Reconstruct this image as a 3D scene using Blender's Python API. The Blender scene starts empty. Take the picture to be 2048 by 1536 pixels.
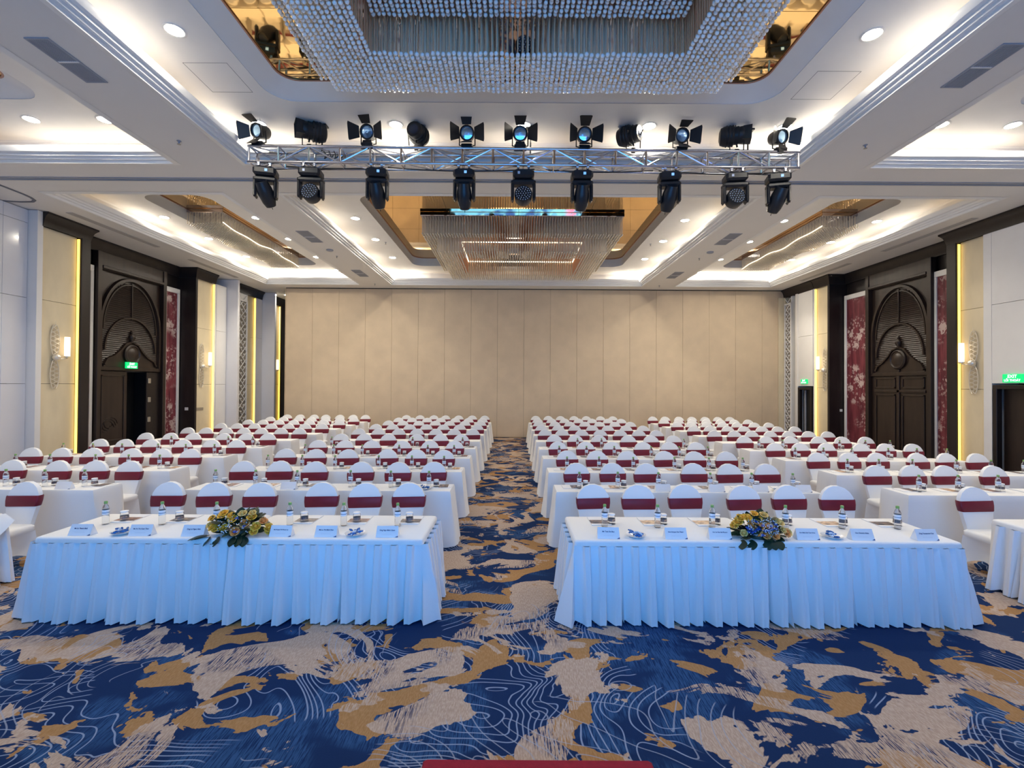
import bpy, math, random
from mathutils import Vector, Matrix
PI = math.pi
random.seed(7)
sc = bpy.context.scene
C = sc.collection

# ------------------------------------------------------------------ camera
def setup_camera():
    cd = bpy.data.cameras.new('camera')
    cam = bpy.data.objects.new('camera', cd)
    C.objects.link(cam)
    cd.sensor_fit = 'HORIZONTAL'
    cd.sensor_width = 36.0
    cd.lens = 950.0 / 2048.0 * 36.0
    cd.shift_x = -0.0015
    cd.shift_y = -0.0037
    cd.clip_end = 200
    pitch, roll = 0.010, 0.006
    fwd = Vector((0, math.cos(pitch), math.sin(pitch)))
    right = Vector((1, 0, 0))
    up = right.cross(fwd)
    R = right * math.cos(roll) + up * math.sin(roll)
    U = -right * math.sin(roll) + up * math.cos(roll)
    m = Matrix(((R.x, U.x, -fwd.x, 0), (R.y, U.y, -fwd.y, 0), (R.z, U.z, -fwd.z, 2.2), (0, 0, 0, 1)))
    cam.matrix_world = m
    sc.camera = cam
setup_camera()

# ------------------------------------------------------------------ light levels, exposure, world
EXPOSURE = 0.80
DOWN_E = 235.0          # recessed downlights
COVE_E = 1.6           # warm strips in the ceiling coves
SCREEN_E = 3.6         # LED wall on the stage, behind the camera
GLOW_E = 1.0          # yellow strips beside the wall panels
SCONCE_E = 0.9
sc.view_settings.view_transform = 'Standard'
sc.cycles.max_bounces = 9
sc.cycles.transmission_bounces = 7
sc.cycles.caustics_reflective = False
sc.cycles.caustics_refractive = False
sc.cycles.sample_clamp_indirect = 8.0
sc.cycles.adaptive_threshold = 0.03
sc.view_settings.look = 'None'
sc.view_settings.exposure = EXPOSURE
sc.view_settings.gamma = 1.0
sc.view_settings.use_curve_mapping = False
w = bpy.data.worlds.new('world')
sc.world = w
w.use_nodes = True
w.node_tree.nodes['Background'].inputs[0].default_value = (0.02, 0.02, 0.02, 1)
w.node_tree.nodes['Background'].inputs[1].default_value = 1.0

# ------------------------------------------------------------------ materials
def base_mat(name):
    m = bpy.data.materials.new(name)
    m.use_nodes = True
    return m, m.node_tree.nodes, m.node_tree.links, m.node_tree.nodes['Principled BSDF']

def mat(name, col, rough=0.5, metal=0.0, spec=0.5, var=0.0, vscale=3.0, bump=0.0, bscale=40.0, stretch=(1, 1, 1), coat=0.0, sheen=0.0, trans=0.0, ior=1.45):
    m, n, l, b = base_mat(name)
    b.inputs['Base Color'].default_value = (*col, 1)
    b.inputs['Roughness'].default_value = rough
    b.inputs['Metallic'].default_value = metal
    b.inputs['Specular IOR Level'].default_value = spec
    b.inputs['Coat Weight'].default_value = coat
    b.inputs['Sheen Weight'].default_value = sheen
    b.inputs['Transmission Weight'].default_value = trans
    b.inputs['IOR'].default_value = ior
    tc = n.new('ShaderNodeTexCoord')
    mp = n.new('ShaderNodeMapping')
    mp.inputs['Scale'].default_value = stretch
    l.new(tc.outputs['Object'], mp.inputs['Vector'])
    if var > 0:
        t = n.new('ShaderNodeTexNoise')
        t.inputs['Scale'].default_value = vscale
        t.inputs['Detail'].default_value = 4
        l.new(mp.outputs[0], t.inputs['Vector'])
        r = n.new('ShaderNodeValToRGB')
        r.color_ramp.elements[0].position = 0.3
        r.color_ramp.elements[1].position = 0.7
        r.color_ramp.elements[0].color = (*[max(0, c * (1 - var)) for c in col], 1)
        r.color_ramp.elements[1].color = (*[min(1, c * (1 + var)) for c in col], 1)
        l.new(t.outputs['Fac'], r.inputs[0])
        l.new(r.outputs[0], b.inputs['Base Color'])
    if bump > 0:
        t2 = n.new('ShaderNodeTexNoise')
        t2.inputs['Scale'].default_value = bscale
        t2.inputs['Detail'].default_value = 3
        l.new(mp.outputs[0], t2.inputs['Vector'])
        bp = n.new('ShaderNodeBump')
        bp.inputs['Strength'].default_value = bump
        bp.inputs['Distance'].default_value = 0.02
        l.new(t2.outputs['Fac'], bp.inputs['Height'])
        l.new(bp.outputs[0], b.inputs['Normal'])
    return m

def emit(name, col, strength, base=(0.8, 0.8, 0.8)):
    m, n, l, b = base_mat(name)
    b.inputs['Base Color'].default_value = (*base, 1)
    b.inputs['Emission Color'].default_value = (*col, 1)
    b.inputs['Emission Strength'].default_value = strength
    return m

class NG:                       # tiny node helper
    def __init__(s, n, l): s.n, s.l = n, l
    def noise(s, vec, scale, detail=2.0, dist=0.0, rough=0.5):
        t = s.n.new('ShaderNodeTexNoise')
        t.inputs['Scale'].default_value = scale
        t.inputs['Detail'].default_value = detail
        t.inputs['Distortion'].default_value = dist
        t.inputs['Roughness'].default_value = rough
        s.l.new(vec, t.inputs['Vector'])
        return t.outputs['Fac']
    def mapping(s, vec, scale=(1, 1, 1), loc=(0, 0, 0), rot=(0, 0, 0)):
        t = s.n.new('ShaderNodeMapping')
        t.inputs['Scale'].default_value = scale
        t.inputs['Location'].default_value = loc
        t.inputs['Rotation'].default_value = rot
        s.l.new(vec, t.inputs['Vector'])
        return t.outputs[0]
    def math(s, op, a, b=None, c=None):
        t = s.n.new('ShaderNodeMath')
        t.operation = op
        for i, x in enumerate((a, b, c)):
            if x is None: continue
            if isinstance(x, (int, float)): t.inputs[i].default_value = x
            else: s.l.new(x, t.inputs[i])
        return t.outputs[0]
    def step(s, x, lo, hi):
        t = s.n.new('ShaderNodeMapRange')
        t.interpolation_type = 'SMOOTHSTEP'
        t.inputs['From Min'].default_value = lo
        t.inputs['From Max'].default_value = hi
        s.l.new(x, t.inputs['Value'])
        return t.outputs[0]
    def mix(s, fac, a, b):
        t = s.n.new('ShaderNodeMix')
        t.data_type = 'RGBA'
        if isinstance(fac, (int, float)): t.inputs[0].default_value = fac
        else: s.l.new(fac, t.inputs[0])
        for i, x in ((6, a), (7, b)):
            if isinstance(x, tuple): t.inputs[i].default_value = (*x, 1)
            else: s.l.new(x, t.inputs[i])
        return t.outputs[2]

def carpet_mat():
    m, n, l, b = base_mat('carpet')
    g = NG(n, l)
    P = n.new('ShaderNodeTexCoord').outputs['Object']
    navy, mid, tan, ochre, line = (0.009, 0.029, 0.100), (0.030, 0.090, 0.220), (0.45, 0.325, 0.245), (0.37, 0.195, 0.075), (0.30, 0.37, 0.52)
    A = g.noise(g.mapping(P, (1.0, 1.2, 1)), 1.35, 5.0, 0.9, 0.56)
    B = g.noise(g.mapping(P, (1.0, 1.25, 1), (7.3, 2.1, 3)), 1.95, 4.0, 0.8, 0.52)
    D = g.noise(g.mapping(P, (1.0, 1.1, 1), (17.0, 9.0, 5)), 1.3, 3.0, 0.6)
    K = g.noise(g.mapping(P, (1.0, 1.0, 1), (5.0, 19.0, 2)), 1.4, 1.0, 0.0)
    S = g.noise(g.mapping(P, (120.0, 7.0, 1)), 1.0, 3.0, 0.0, 0.62)
    S2 = g.noise(g.mapping(P, (110.0, 24.0, 1), (3, 3, 0)), 1.0, 2.0, 0.0, 0.6)
    col = g.mix(g.math('MULTIPLY', g.step(D, 0.52, 0.60), g.step(S, 0.40, 0.56)), navy, mid)
    def lines(scale, loc, freq, half, mlo, mhi, mloc, dist):
        e = 0.02
        def at(dx, dy): return g.noise(g.mapping(P, (1, 1.1, 1), (loc[0] + dx, loc[1] + dy, loc[2])), scale, 1.6, dist)
        q = at(0, 0)
        gx, gy = g.math('SUBTRACT', at(e, 0), q), g.math('SUBTRACT', at(0, e), q)
        gr = g.math('SQRT', g.math('ADD', g.math('MULTIPLY', gx, gx), g.math('MULTIPLY', gy, gy)))
        f = g.math('ABSOLUTE', g.math('SUBTRACT', g.math('FRACT', g.math('MULTIPLY', q, freq)), 0.5))
        d = g.math('DIVIDE', g.math('MULTIPLY', f, e / freq), g.math('ADD', gr, 0.0004))     # distance to the line in metres
        on = g.math('SUBTRACT', 1.0, g.step(d, half * 0.75, half * 1.2))
        mk = g.step(g.noise(g.mapping(P, (1, 1, 1), mloc), 0.62, 1.5), mlo, mhi)
        return g.math('MULTIPLY', on, mk)
    ln = lines(0.85, (2, 5, 1), 30.0, 0.0046, 0.50, 0.515, (31, 4, 2), 0.8)
    oc = g.step(B, 0.555, 0.562)
    col = g.mix(g.math('MULTIPLY', ln, 0.8), col, line)
    col = g.mix(oc, col, g.mix(g.step(S2, 0.35, 0.7), ochre, (0.45, 0.25, 0.11)))
    ta = g.step(A, 0.532, 0.540)
    # worn streaks let the blue through parts of the tan
    worn = g.step(K, 0.53, 0.60)
    brk = g.math('MAXIMUM', g.math('SUBTRACT', 1.0, worn), g.step(S, 0.43, 0.50))
    tanc = g.mix(g.step(S2, 0.4, 0.65), tan, (0.56, 0.43, 0.34))
    col = g.mix(g.math('MULTIPLY', ta, brk), col, tanc)
    ln2 = lines(0.75, (12, 1, 6), 26.0, 0.0042, 0.53, 0.545, (3, 24, 8), 0.8)
    col = g.mix(g.math('MULTIPLY', ln2, 0.6), col, (0.36, 0.40, 0.50))
    l.new(col, b.inputs['Base Color'])
    b.inputs['Roughness'].default_value = 0.95
    b.inputs['Specular IOR Level'].default_value = 0.1
    bp = n.new('ShaderNodeBump')
    bp.inputs['Strength'].default_value = 0.25
    bp.inputs['Distance'].default_value = 0.01
    l.new(g.noise(P, 220.0, 2.0), bp.inputs['Height'])
    l.new(bp.outputs[0], b.inputs['Normal'])
    return m

def art_mat():                  # burgundy fabric with pale printed blossoms
    m, n, l, b = base_mat('burgundy_print')
    g = NG(n, l)
    P = n.new('ShaderNodeTexCoord').outputs['Object']
    base = g.mix(g.step(g.noise(g.mapping(P, (1, 6, 0.6)), 2.0, 3.0), 0.35, 0.65), (0.10, 0.010, 0.022), (0.20, 0.035, 0.05))
    def blossoms(scale, rad, loc):
        v = n.new('ShaderNodeTexVoronoi')
        v.inputs['Scale'].default_value = scale
        l.new(g.mapping(P, (1, 1, 1), loc), v.inputs['Vector'])
        wob = g.noise(g.mapping(P, (1, 1, 1), loc), scale * 4.0, 4.0, 0.6)
        d = g.math('ADD', v.outputs['Distance'], g.math('MULTIPLY', g.math('SUBTRACT', wob, 0.5), 1.15))
        return g.math('SUBTRACT', 1.0, g.step(d, rad * 0.8, rad))
    where = g.step(g.noise(g.mapping(P, (1, 0.6, 1), (0, 3, 1)), 1.1, 2.0), 0.40, 0.56)
    col = g.mix(g.math('MULTIPLY', g.math('MULTIPLY', blossoms(3.0, 0.40, (1, 2, 3)), where), 0.8), base, (0.62, 0.50, 0.48))
    col = g.mix(g.math('MULTIPLY', g.math('MULTIPLY', blossoms(8.0, 0.33, (4, 2, 8)), where), 0.65), col, (0.55, 0.42, 0.41))
    l.new(col, b.inputs['Base Color'])
    b.inputs['Roughness'].default_value = 0.6
    return m

def print_mat(name, cols, scale):  # printed picture on a booklet
    m, n, l, b = base_mat(name)
    g = NG(n, l)
    P = n.new('ShaderNodeTexCoord').outputs['Object']
    x = g.noise(g.mapping(P, (1, 2.5, 1)), scale, 2.0, 0.5)
    r = n.new('ShaderNodeValToRGB')
    r.color_ramp.interpolation = 'CONSTANT'
    for i, c in enumerate(cols):
        e = r.color_ramp.elements[i] if i < 2 else r.color_ramp.elements.new(0.5)
        e.position = 0.0 if i == 0 else 0.36 + 0.09 * i
        e.color = (*c, 1)
    l.new(x, r.inputs[0])
    l.new(r.outputs[0], b.inputs['Base Color'])
    b.inputs['Roughness'].default_value = 0.35
    return m

def screen_mat():               # moving picture on the LED wall: blues with a pink end
    m, n, l, b = base_mat('led_picture')
    g = NG(n, l)
    P = n.new('ShaderNodeTexCoord').outputs['Object']
    a = g.noise(g.mapping(P, (1, 1, 1.6)), 0.55, 3.0, 1.5)
    col = g.mix(g.step(a, 0.40, 0.56), (0.02, 0.08, 0.42), (0.085, 0.42, 1.0))
    col = g.mix(g.step(g.noise(g.mapping(P, (1, 1, 1), (5, 1, 9)), 1.5, 3.0, 1.0), 0.56, 0.60), col, (0.13, 0.55, 1.0))
    sx = n.new('ShaderNodeSeparateXYZ')
    l.new(P, sx.inputs[0])
    pk = g.math('MULTIPLY', g.step(sx.outputs[0], 2.9, 3.6), g.step(a, 0.5, 0.55))
    col = g.mix(pk, col, (0.9, 0.15, 0.5))
    b.inputs['Base Color'].default_value = (0.01, 0.01, 0.01, 1)
    l.new(col, b.inputs['Emission Color'])
    b.inputs['Emission Strength'].default_value = SCREEN_E
    return m

def glass_mat(name, tint, rough=0.02):  # thin clear plastic or glass, cheap to render
    m, n, l, b = base_mat(name)
    b.inputs['Base Color'].default_value = (*tint, 1)
    b.inputs['Roughness'].default_value = rough
    b.inputs['Transmission Weight'].default_value = 0.92
    b.inputs['IOR'].default_value = 1.12
    return m

M = {
    'carpet': carpet_mat(),
    'plaster': mat('plaster', (0.74, 0.72, 0.70), 0.6, var=0.02, vscale=0.6),
    'plaster_white': mat('plaster_white', (0.84, 0.83, 0.82), 0.55, var=0.015),
    'moulding': mat('moulding', (0.80, 0.80, 0.80), 0.35, var=0.01),
    'mirror_gold': mat('mirror_gold', (0.97, 0.62, 0.25), 0.03, metal=1.0, bump=0.12, bscale=1.3),
    'mirror_clear': mat('mirror_clear', (0.50, 0.45, 0.48), 0.03, metal=1.0),
    'bronze_trim': mat('bronze_trim', (0.50, 0.28, 0.20), 0.35, metal=0.5),
    'partition': mat('partition', (0.70, 0.555, 0.385), 0.62, var=0.05, vscale=2.0, bump=0.05, bscale=120),
    'black_seam': mat('black_seam', (0.02, 0.02, 0.02), 0.7),
    'lacquer_white': mat('lacquer_white', (0.80, 0.80, 0.84), 0.12, coat=0.3, var=0.01),
    'paint_white': mat('paint_white', (0.82, 0.81, 0.80), 0.45, var=0.015),
    'beige_panel': mat('beige_panel', (0.74, 0.64, 0.45), 0.5, var=0.06, vscale=3.0, stretch=(1, 1, 0.4)),
    'dark_wood': mat('dark_wood', (0.024, 0.0145, 0.011), 0.38, var=0.35, vscale=6.0, stretch=(1, 1, 0.15)),
    'darker_wood': mat('darker_wood', (0.014, 0.010, 0.010), 0.4, var=0.3, vscale=6.0, stretch=(1, 1, 0.15)),
    'dark_void': mat('dark_void', (0.006, 0.006, 0.008), 0.6),  # near black; behind the open door it stands in for shade
    'art': art_mat(),
    'cloth': mat('cloth', (0.88, 0.87, 0.86), 0.85, spec=0.2, sheen=0.15, bump=0.05, bscale=90),
    'skirt_cloth': mat('skirt_cloth', (0.84, 0.84, 0.86), 0.7, spec=0.25, sheen=0.2, bump=0.05, bscale=90),
    'spandex': mat('spandex', (0.90, 0.90, 0.91), 0.6, spec=0.3, sheen=0.1, bump=0.03, bscale=30),
    'sash': mat('sash', (0.185, 0.007, 0.024), 0.45, spec=0.4, sheen=0.2, var=0.1, vscale=8),
    'alu': mat('alu', (0.60, 0.60, 0.64), 0.25, metal=1.0),
    'black_metal': mat('black_metal', (0.012, 0.012, 0.014), 0.45, var=0.2),
    'black_plastic': mat('black_plastic', (0.016, 0.017, 0.021), 0.38, var=0.15),
    'lens_reflection_tint': mat('lens_reflection_tint', (0.45, 0.70, 0.95), 0.12, metal=0.75),  # blue reflection of the LED wall is put into the lens colour
    'lens_dark': mat('lens_dark', (0.03, 0.04, 0.07), 0.08, spec=0.8),
    'led_dot': mat('led_dot', (0.8, 0.85, 0.95), 0.15, metal=0.3),
    'display': emit('display', (0.08, 0.40, 1.0), 0.5),
    'crystal': mat('crystal', (0.95, 0.91, 0.86), 0.12, spec=0.9, coat=0.5),
    'crystal_warm': mat('crystal_warm', (0.82, 0.72, 0.56), 0.15, spec=0.8, coat=0.3),
    'rod_glass': mat('rod_glass', (0.80, 0.44, 0.25), 0.45, spec=0.25),
    'rod_clear': mat('rod_clear', (0.90, 0.78, 0.60), 0.3, spec=0.5),
    'lamp': emit('lamp', (1.0, 0.91, 0.75), DOWN_E),
    'cove': emit('cove', (1.0, 0.68, 0.36), COVE_E),
    'chandelier_led': emit('chandelier_led', (1.0, 0.85, 0.6), 2.5),
    'glow': emit('glow', (1.25, 0.80, 0.07), GLOW_E),
    'shade': emit('shade', (1.0, 0.80, 0.55), SCONCE_E, (0.9, 0.85, 0.75)),
    'chrome': mat('chrome', (0.86, 0.82, 0.74), 0.35, metal=0.7),
    'vent_grey': mat('vent_grey', (0.34, 0.36, 0.42), 0.5),
    'vent_dark': mat('vent_dark', (0.16, 0.17, 0.20), 0.6),
    'slot_vent': mat('slot_vent', (0.45, 0.43, 0.41), 0.6),
    'exit_green': emit('exit_green', (0.0, 0.55, 0.14), 0.9, (0.0, 0.25, 0.06)),
    'exit_text': emit('exit_text', (0.85, 1.0, 0.9), 1.6),
    'bottle': glass_mat('bottle', (0.93, 0.96, 1.0)),
    'glass': glass_mat('glass', (0.97, 0.98, 1.0)),
    'cap_green': mat('cap_green', (0.24, 0.44, 0.12), 0.4),
    'bottle_label': mat('bottle_label', (0.82, 0.86, 0.92), 0.4),
    'label_blue': mat('label_blue', (0.22, 0.36, 0.55), 0.4),
    'paper': mat('paper', (0.86, 0.86, 0.88), 0.7, var=0.01),
    'ink': mat('ink', (0.03, 0.05, 0.16), 0.7),
    'print_a': print_mat('print_a', ((0.10, 0.08, 0.09), (0.35, 0.16, 0.12), (0.62, 0.45, 0.32), (0.18, 0.14, 0.16)), 14),
    'print_b': print_mat('print_b', ((0.05, 0.05, 0.08), (0.20, 0.15, 0.14), (0.55, 0.30, 0.18), (0.10, 0.10, 0.14)), 11),
    'print_c': print_mat('print_c', ((0.30, 0.18, 0.12), (0.70, 0.45, 0.28), (0.80, 0.68, 0.52), (0.25, 0.15, 0.10)), 12),
    'porcelain': mat('porcelain', (0.82, 0.84, 0.86), 0.15, coat=0.4),
    'candy': mat('candy', (0.02, 0.14, 0.42), 0.3, var=0.3, vscale=30),
    'candy_white': mat('candy_white', (0.55, 0.68, 0.85), 0.3),
    'rose_yellow': mat('rose_yellow', (0.92, 0.47, 0.045), 0.6, var=0.12, vscale=30),
    'rose_orange': mat('rose_orange', (0.86, 0.33, 0.08), 0.6, var=0.15, vscale=30),
    'rose_pale': mat('rose_pale', (0.80, 0.55, 0.17), 0.6, var=0.15, vscale=30),
    'leaf': mat('leaf', (0.010, 0.030, 0.014), 0.45, var=0.4, vscale=20),
    'leaf_light': mat('leaf_light', (0.020, 0.050, 0.024), 0.5, var=0.3, vscale=20),
    'blossom_white': mat('blossom_white', (0.75, 0.78, 0.85), 0.6),
    'blossom_blue': mat('blossom_blue', (0.06, 0.12, 0.45), 0.5),
    'red_carpet': mat('red_carpet', (0.30, 0.006, 0.025), 0.9, var=0.12, vscale=30, bump=0.2, bscale=200),
    'stage_black': mat('stage_black', (0.03, 0.03, 0.03), 0.7),
    'screen': screen_mat(),
    'switch_white': mat('switch_white', (0.75, 0.75, 0.75), 0.4),
    'plate_grey': mat('plate_grey', (0.40, 0.36, 0.30), 0.4, metal=0.5),
}

# ------------------------------------------------------------------ mesh helpers
class MB:
    def __init__(s): s.v, s.f = [], []
    def add(s, vs, fs):
        o = len(s.v)
        s.v += [tuple(v) for v in vs]
        s.f += [tuple(i + o for i in f) for f in fs]
        return s
    def box(s, x0, x1, y0, y1, z0, z1):
        x0, x1 = min(x0, x1), max(x0, x1)
        y0, y1 = min(y0, y1), max(y0, y1)
        vs = [(x, y, z) for z in (z0, z1) for y in (y0, y1) for x in (x0, x1)]
        return s.add(vs, [(0, 2, 3, 1), (4, 5, 7, 6), (0, 1, 5, 4), (2, 6, 7, 3), (0, 4, 6, 2), (1, 3, 7, 5)])
    def bbox(s, x0, x1, y0, y1, z0, z1, b):       # box with chamfered edges
        x0, x1 = min(x0, x1), max(x0, x1)
        y0, y1 = min(y0, y1), max(y0, y1)
        rings = []
        for z, e in ((z0, b), (z0 + b, 0), (z1 - b, 0), (z1, b)):
            a0, a1, c0, c1 = x0 + e, x1 - e, y0 + e, y1 - e
            k = b
            rings.append([(a0 + k, c0, z), (a1 - k, c0, z), (a1, c0 + k, z), (a1, c1 - k, z), (a1 - k, c1, z), (a0 + k, c1, z), (a0, c1 - k, z), (a0, c0 + k, z)])
        return s.loft(rings, True, True)
    def loft(s, rings, cap0=False, cap1=False, closed=True):
        n = len(rings[0])
        vs = [p for r in rings for p in r]
        fs = []
        for i in range(len(rings) - 1):
            for j in range(n if closed else n - 1):
                k = (j + 1) % n
                fs.append((i * n + j, i * n + k, (i + 1) * n + k, (i + 1) * n + j))
        if cap0: fs.append(tuple(reversed(range(n))))
        if cap1: fs.append(tuple((len(rings) - 1) * n + j for j in range(n)))
        return s.add(vs, fs)
    def tube(s, p0, p1, r0, r1=None, n=8, caps=True):
        r1 = r0 if r1 is None else r1
        p0, p1 = Vector(p0), Vector(p1)
        d = (p1 - p0).normalized()
        a = d.orthogonal().normalized()
        b = d.cross(a)
        rings = [[p + (a * math.cos(2 * PI * i / n) + b * math.sin(2 * PI * i / n)) * r for i in range(n)] for p, r in ((p0, r0), (p1, r1))]
        return s.loft(rings, caps, caps)
    def path(s, pts, r, n=6, closed=False):
        pts = [Vector(p) for p in pts]
        rings = []
        for i, p in enumerate(pts):
            if closed: d = pts[(i + 1) % len(pts)] - pts[i - 1]
            else: d = pts[min(i + 1, len(pts) - 1)] - pts[max(i - 1, 0)]
            d.normalize()
            ref = Vector((0.123, 0.456, 0.88))
            a = d.cross(ref).normalized()
            b = d.cross(a)
            rings.append([p + (a * math.cos(2 * PI * k / n) + b * math.sin(2 * PI * k / n)) * r for k in range(n)])
        if closed: rings.append(rings[0])
        return s.loft(rings, not closed, not closed)
    def lathe(s, prof, n=12, o=(0, 0, 0), ax=None, cap0=True, cap1=True):
        o = Vector(o)
        if ax is None:
            d, a, b = Vector((0, 0, 1)), Vector((1, 0, 0)), Vector((0, 1, 0))
        else:
            d = Vector(ax).normalized()
            a = Vector((1, 0, 0)) if abs(d.x) < 0.9 else Vector((0, 1, 0))
            a = (a - d * a.dot(d)).normalized()
            b = d.cross(a)
        rings = [[o + d * z + (a * math.cos(2 * PI * i / n) + b * math.sin(2 * PI * i / n)) * r for i in range(n)] for r, z in prof]
        return s.loft(rings, cap0, cap1)
    def ball(s, c, r, n=8, m=5, sq=(1, 1, 1)):
        prof = [(max(1e-4, r * math.sin(PI * i / m)), -r * math.cos(PI * i / m)) for i in range(m + 1)]
        rings = [[(c[0] + q * math.cos(2 * PI * i / n) * sq[0], c[1] + q * math.sin(2 * PI * i / n) * sq[1], c[2] + z * sq[2]) for i in range(n)] for q, z in prof]
        return s.loft(rings)
    def quad(s, a, b, c, d): return s.add([a, b, c, d], [(0, 1, 2, 3)])
    def slab(s, outline, d):                      # prism from a planar outline and a depth vector
        d = Vector(d)
        return s.loft([[Vector(p) for p in outline], [Vector(p) + d for p in outline]], True, True)
    def mesh(s, name, material, smooth=True, angle=40):
        me = bpy.data.meshes.new(name)
        me.from_pydata(s.v, [], s.f)
        me.materials.append(M[material] if isinstance(material, str) else material)
        if smooth and len(s.f):
            me.polygons.foreach_set('use_smooth', [True] * len(me.polygons))
            me.set_sharp_from_angle(angle=math.radians(angle))
        me.update()
        return me
    def build(s, name, material, parent=None, smooth=True, angle=40, loc=None):
        return link(name, s.mesh(name, material, smooth, angle), parent, loc)

def link(name, me, parent=None, loc=None, rot=None):
    o = bpy.data.objects.new(name, me)
    C.objects.link(o)
    if parent is not None: o.parent = parent
    if loc is not None: o.location = loc
    if rot is not None: o.rotation_euler = rot
    return o

def tag(o, label, cat, group=None):
    o['label'] = label
    o['category'] = cat
    if group: o['group'] = group
    return o

def thing(name, label, cat, loc=(0, 0, 0), rotz=0.0, group=None):
    o = bpy.data.objects.new(name, None)
    o.empty_display_size = 0.1
    C.objects.link(o)
    o.location = loc
    o.rotation_euler = (0, 0, rotz)
    return tag(o, label, cat, group)

def dup(src, label, loc, rot=(0, 0, 0)):
    r = src.copy()
    C.objects.link(r)
    r.location = loc
    r.rotation_euler = rot
    r['label'] = label
    for ch in list(src.children):
        c = ch.copy()
        C.objects.link(c)
        c.parent = r
        for gch in list(ch.children):
            d = gch.copy()
            C.objects.link(d)
            d.parent = c
    return r

def struct(o):
    o['kind'] = 'structure'
    return o

def text_mesh(s, size, material, bold=0.0):
    cu = bpy.data.curves.new('lettering', 'FONT')
    cu.body = s
    cu.size = size
    cu.align_x = 'CENTER'
    cu.align_y = 'CENTER'
    cu.offset = bold
    cu.resolution_u = 2
    to = bpy.data.objects.new('lettering_tmp', cu)
    C.objects.link(to)
    bpy.context.view_layer.update()
    me = bpy.data.meshes.new_from_object(to.evaluated_get(bpy.context.evaluated_depsgraph_get()))
    bpy.data.objects.remove(to)
    bpy.data.curves.remove(cu)
    me.name = 'lettering'
    me.materials.clear()
    me.materials.append(M[material])
    return me

def sweep_rect(mb, x0, x1, y0, y1, prof):         # profile (inset d, z) swept round a rectangle
    rings = [[(x0 + d, y0 + d, z), (x1 - d, y0 + d, z), (x1 - d, y1 - d, z), (x0 + d, y1 - d, z)] for d, z in prof]
    return mb.loft(rings)

def rrect(x0, x1, y0, y1, r, k=6):                # rounded rectangle outline, counter-clockwise
    pts = []
    for cx, cy, a0 in ((x1 - r, y0 + r, -PI / 2), (x1 - r, y1 - r, 0), (x0 + r, y1 - r, PI / 2), (x0 + r, y0 + r, PI)):
        for i in range(k + 1):
            a = a0 + PI / 2 * i / k
            pts.append((cx + r * math.cos(a), cy + r * math.sin(a)))
    return pts

# ------------------------------------------------------------------ room shell
ZS, ZU, ZR = 6.22, 6.75, 7.06       # soffit, coffer ceiling, mirror in the rear recesses
ZRF = 6.92                          # mirror in the front recesses
Y0, YP, YE = -6.0, 19.85, 25.0      # stage wall, folding partition, end of the hall beyond
LS, LB, RS, RB = -11.1, -11.7, 11.3, 11.88   # side-wall planes (front plane, door-bay plane)

struct(MB().box(-12.6, 12.8, Y0, YE, -0.15, 0.0).build('floor', 'carpet', smooth=False))

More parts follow.
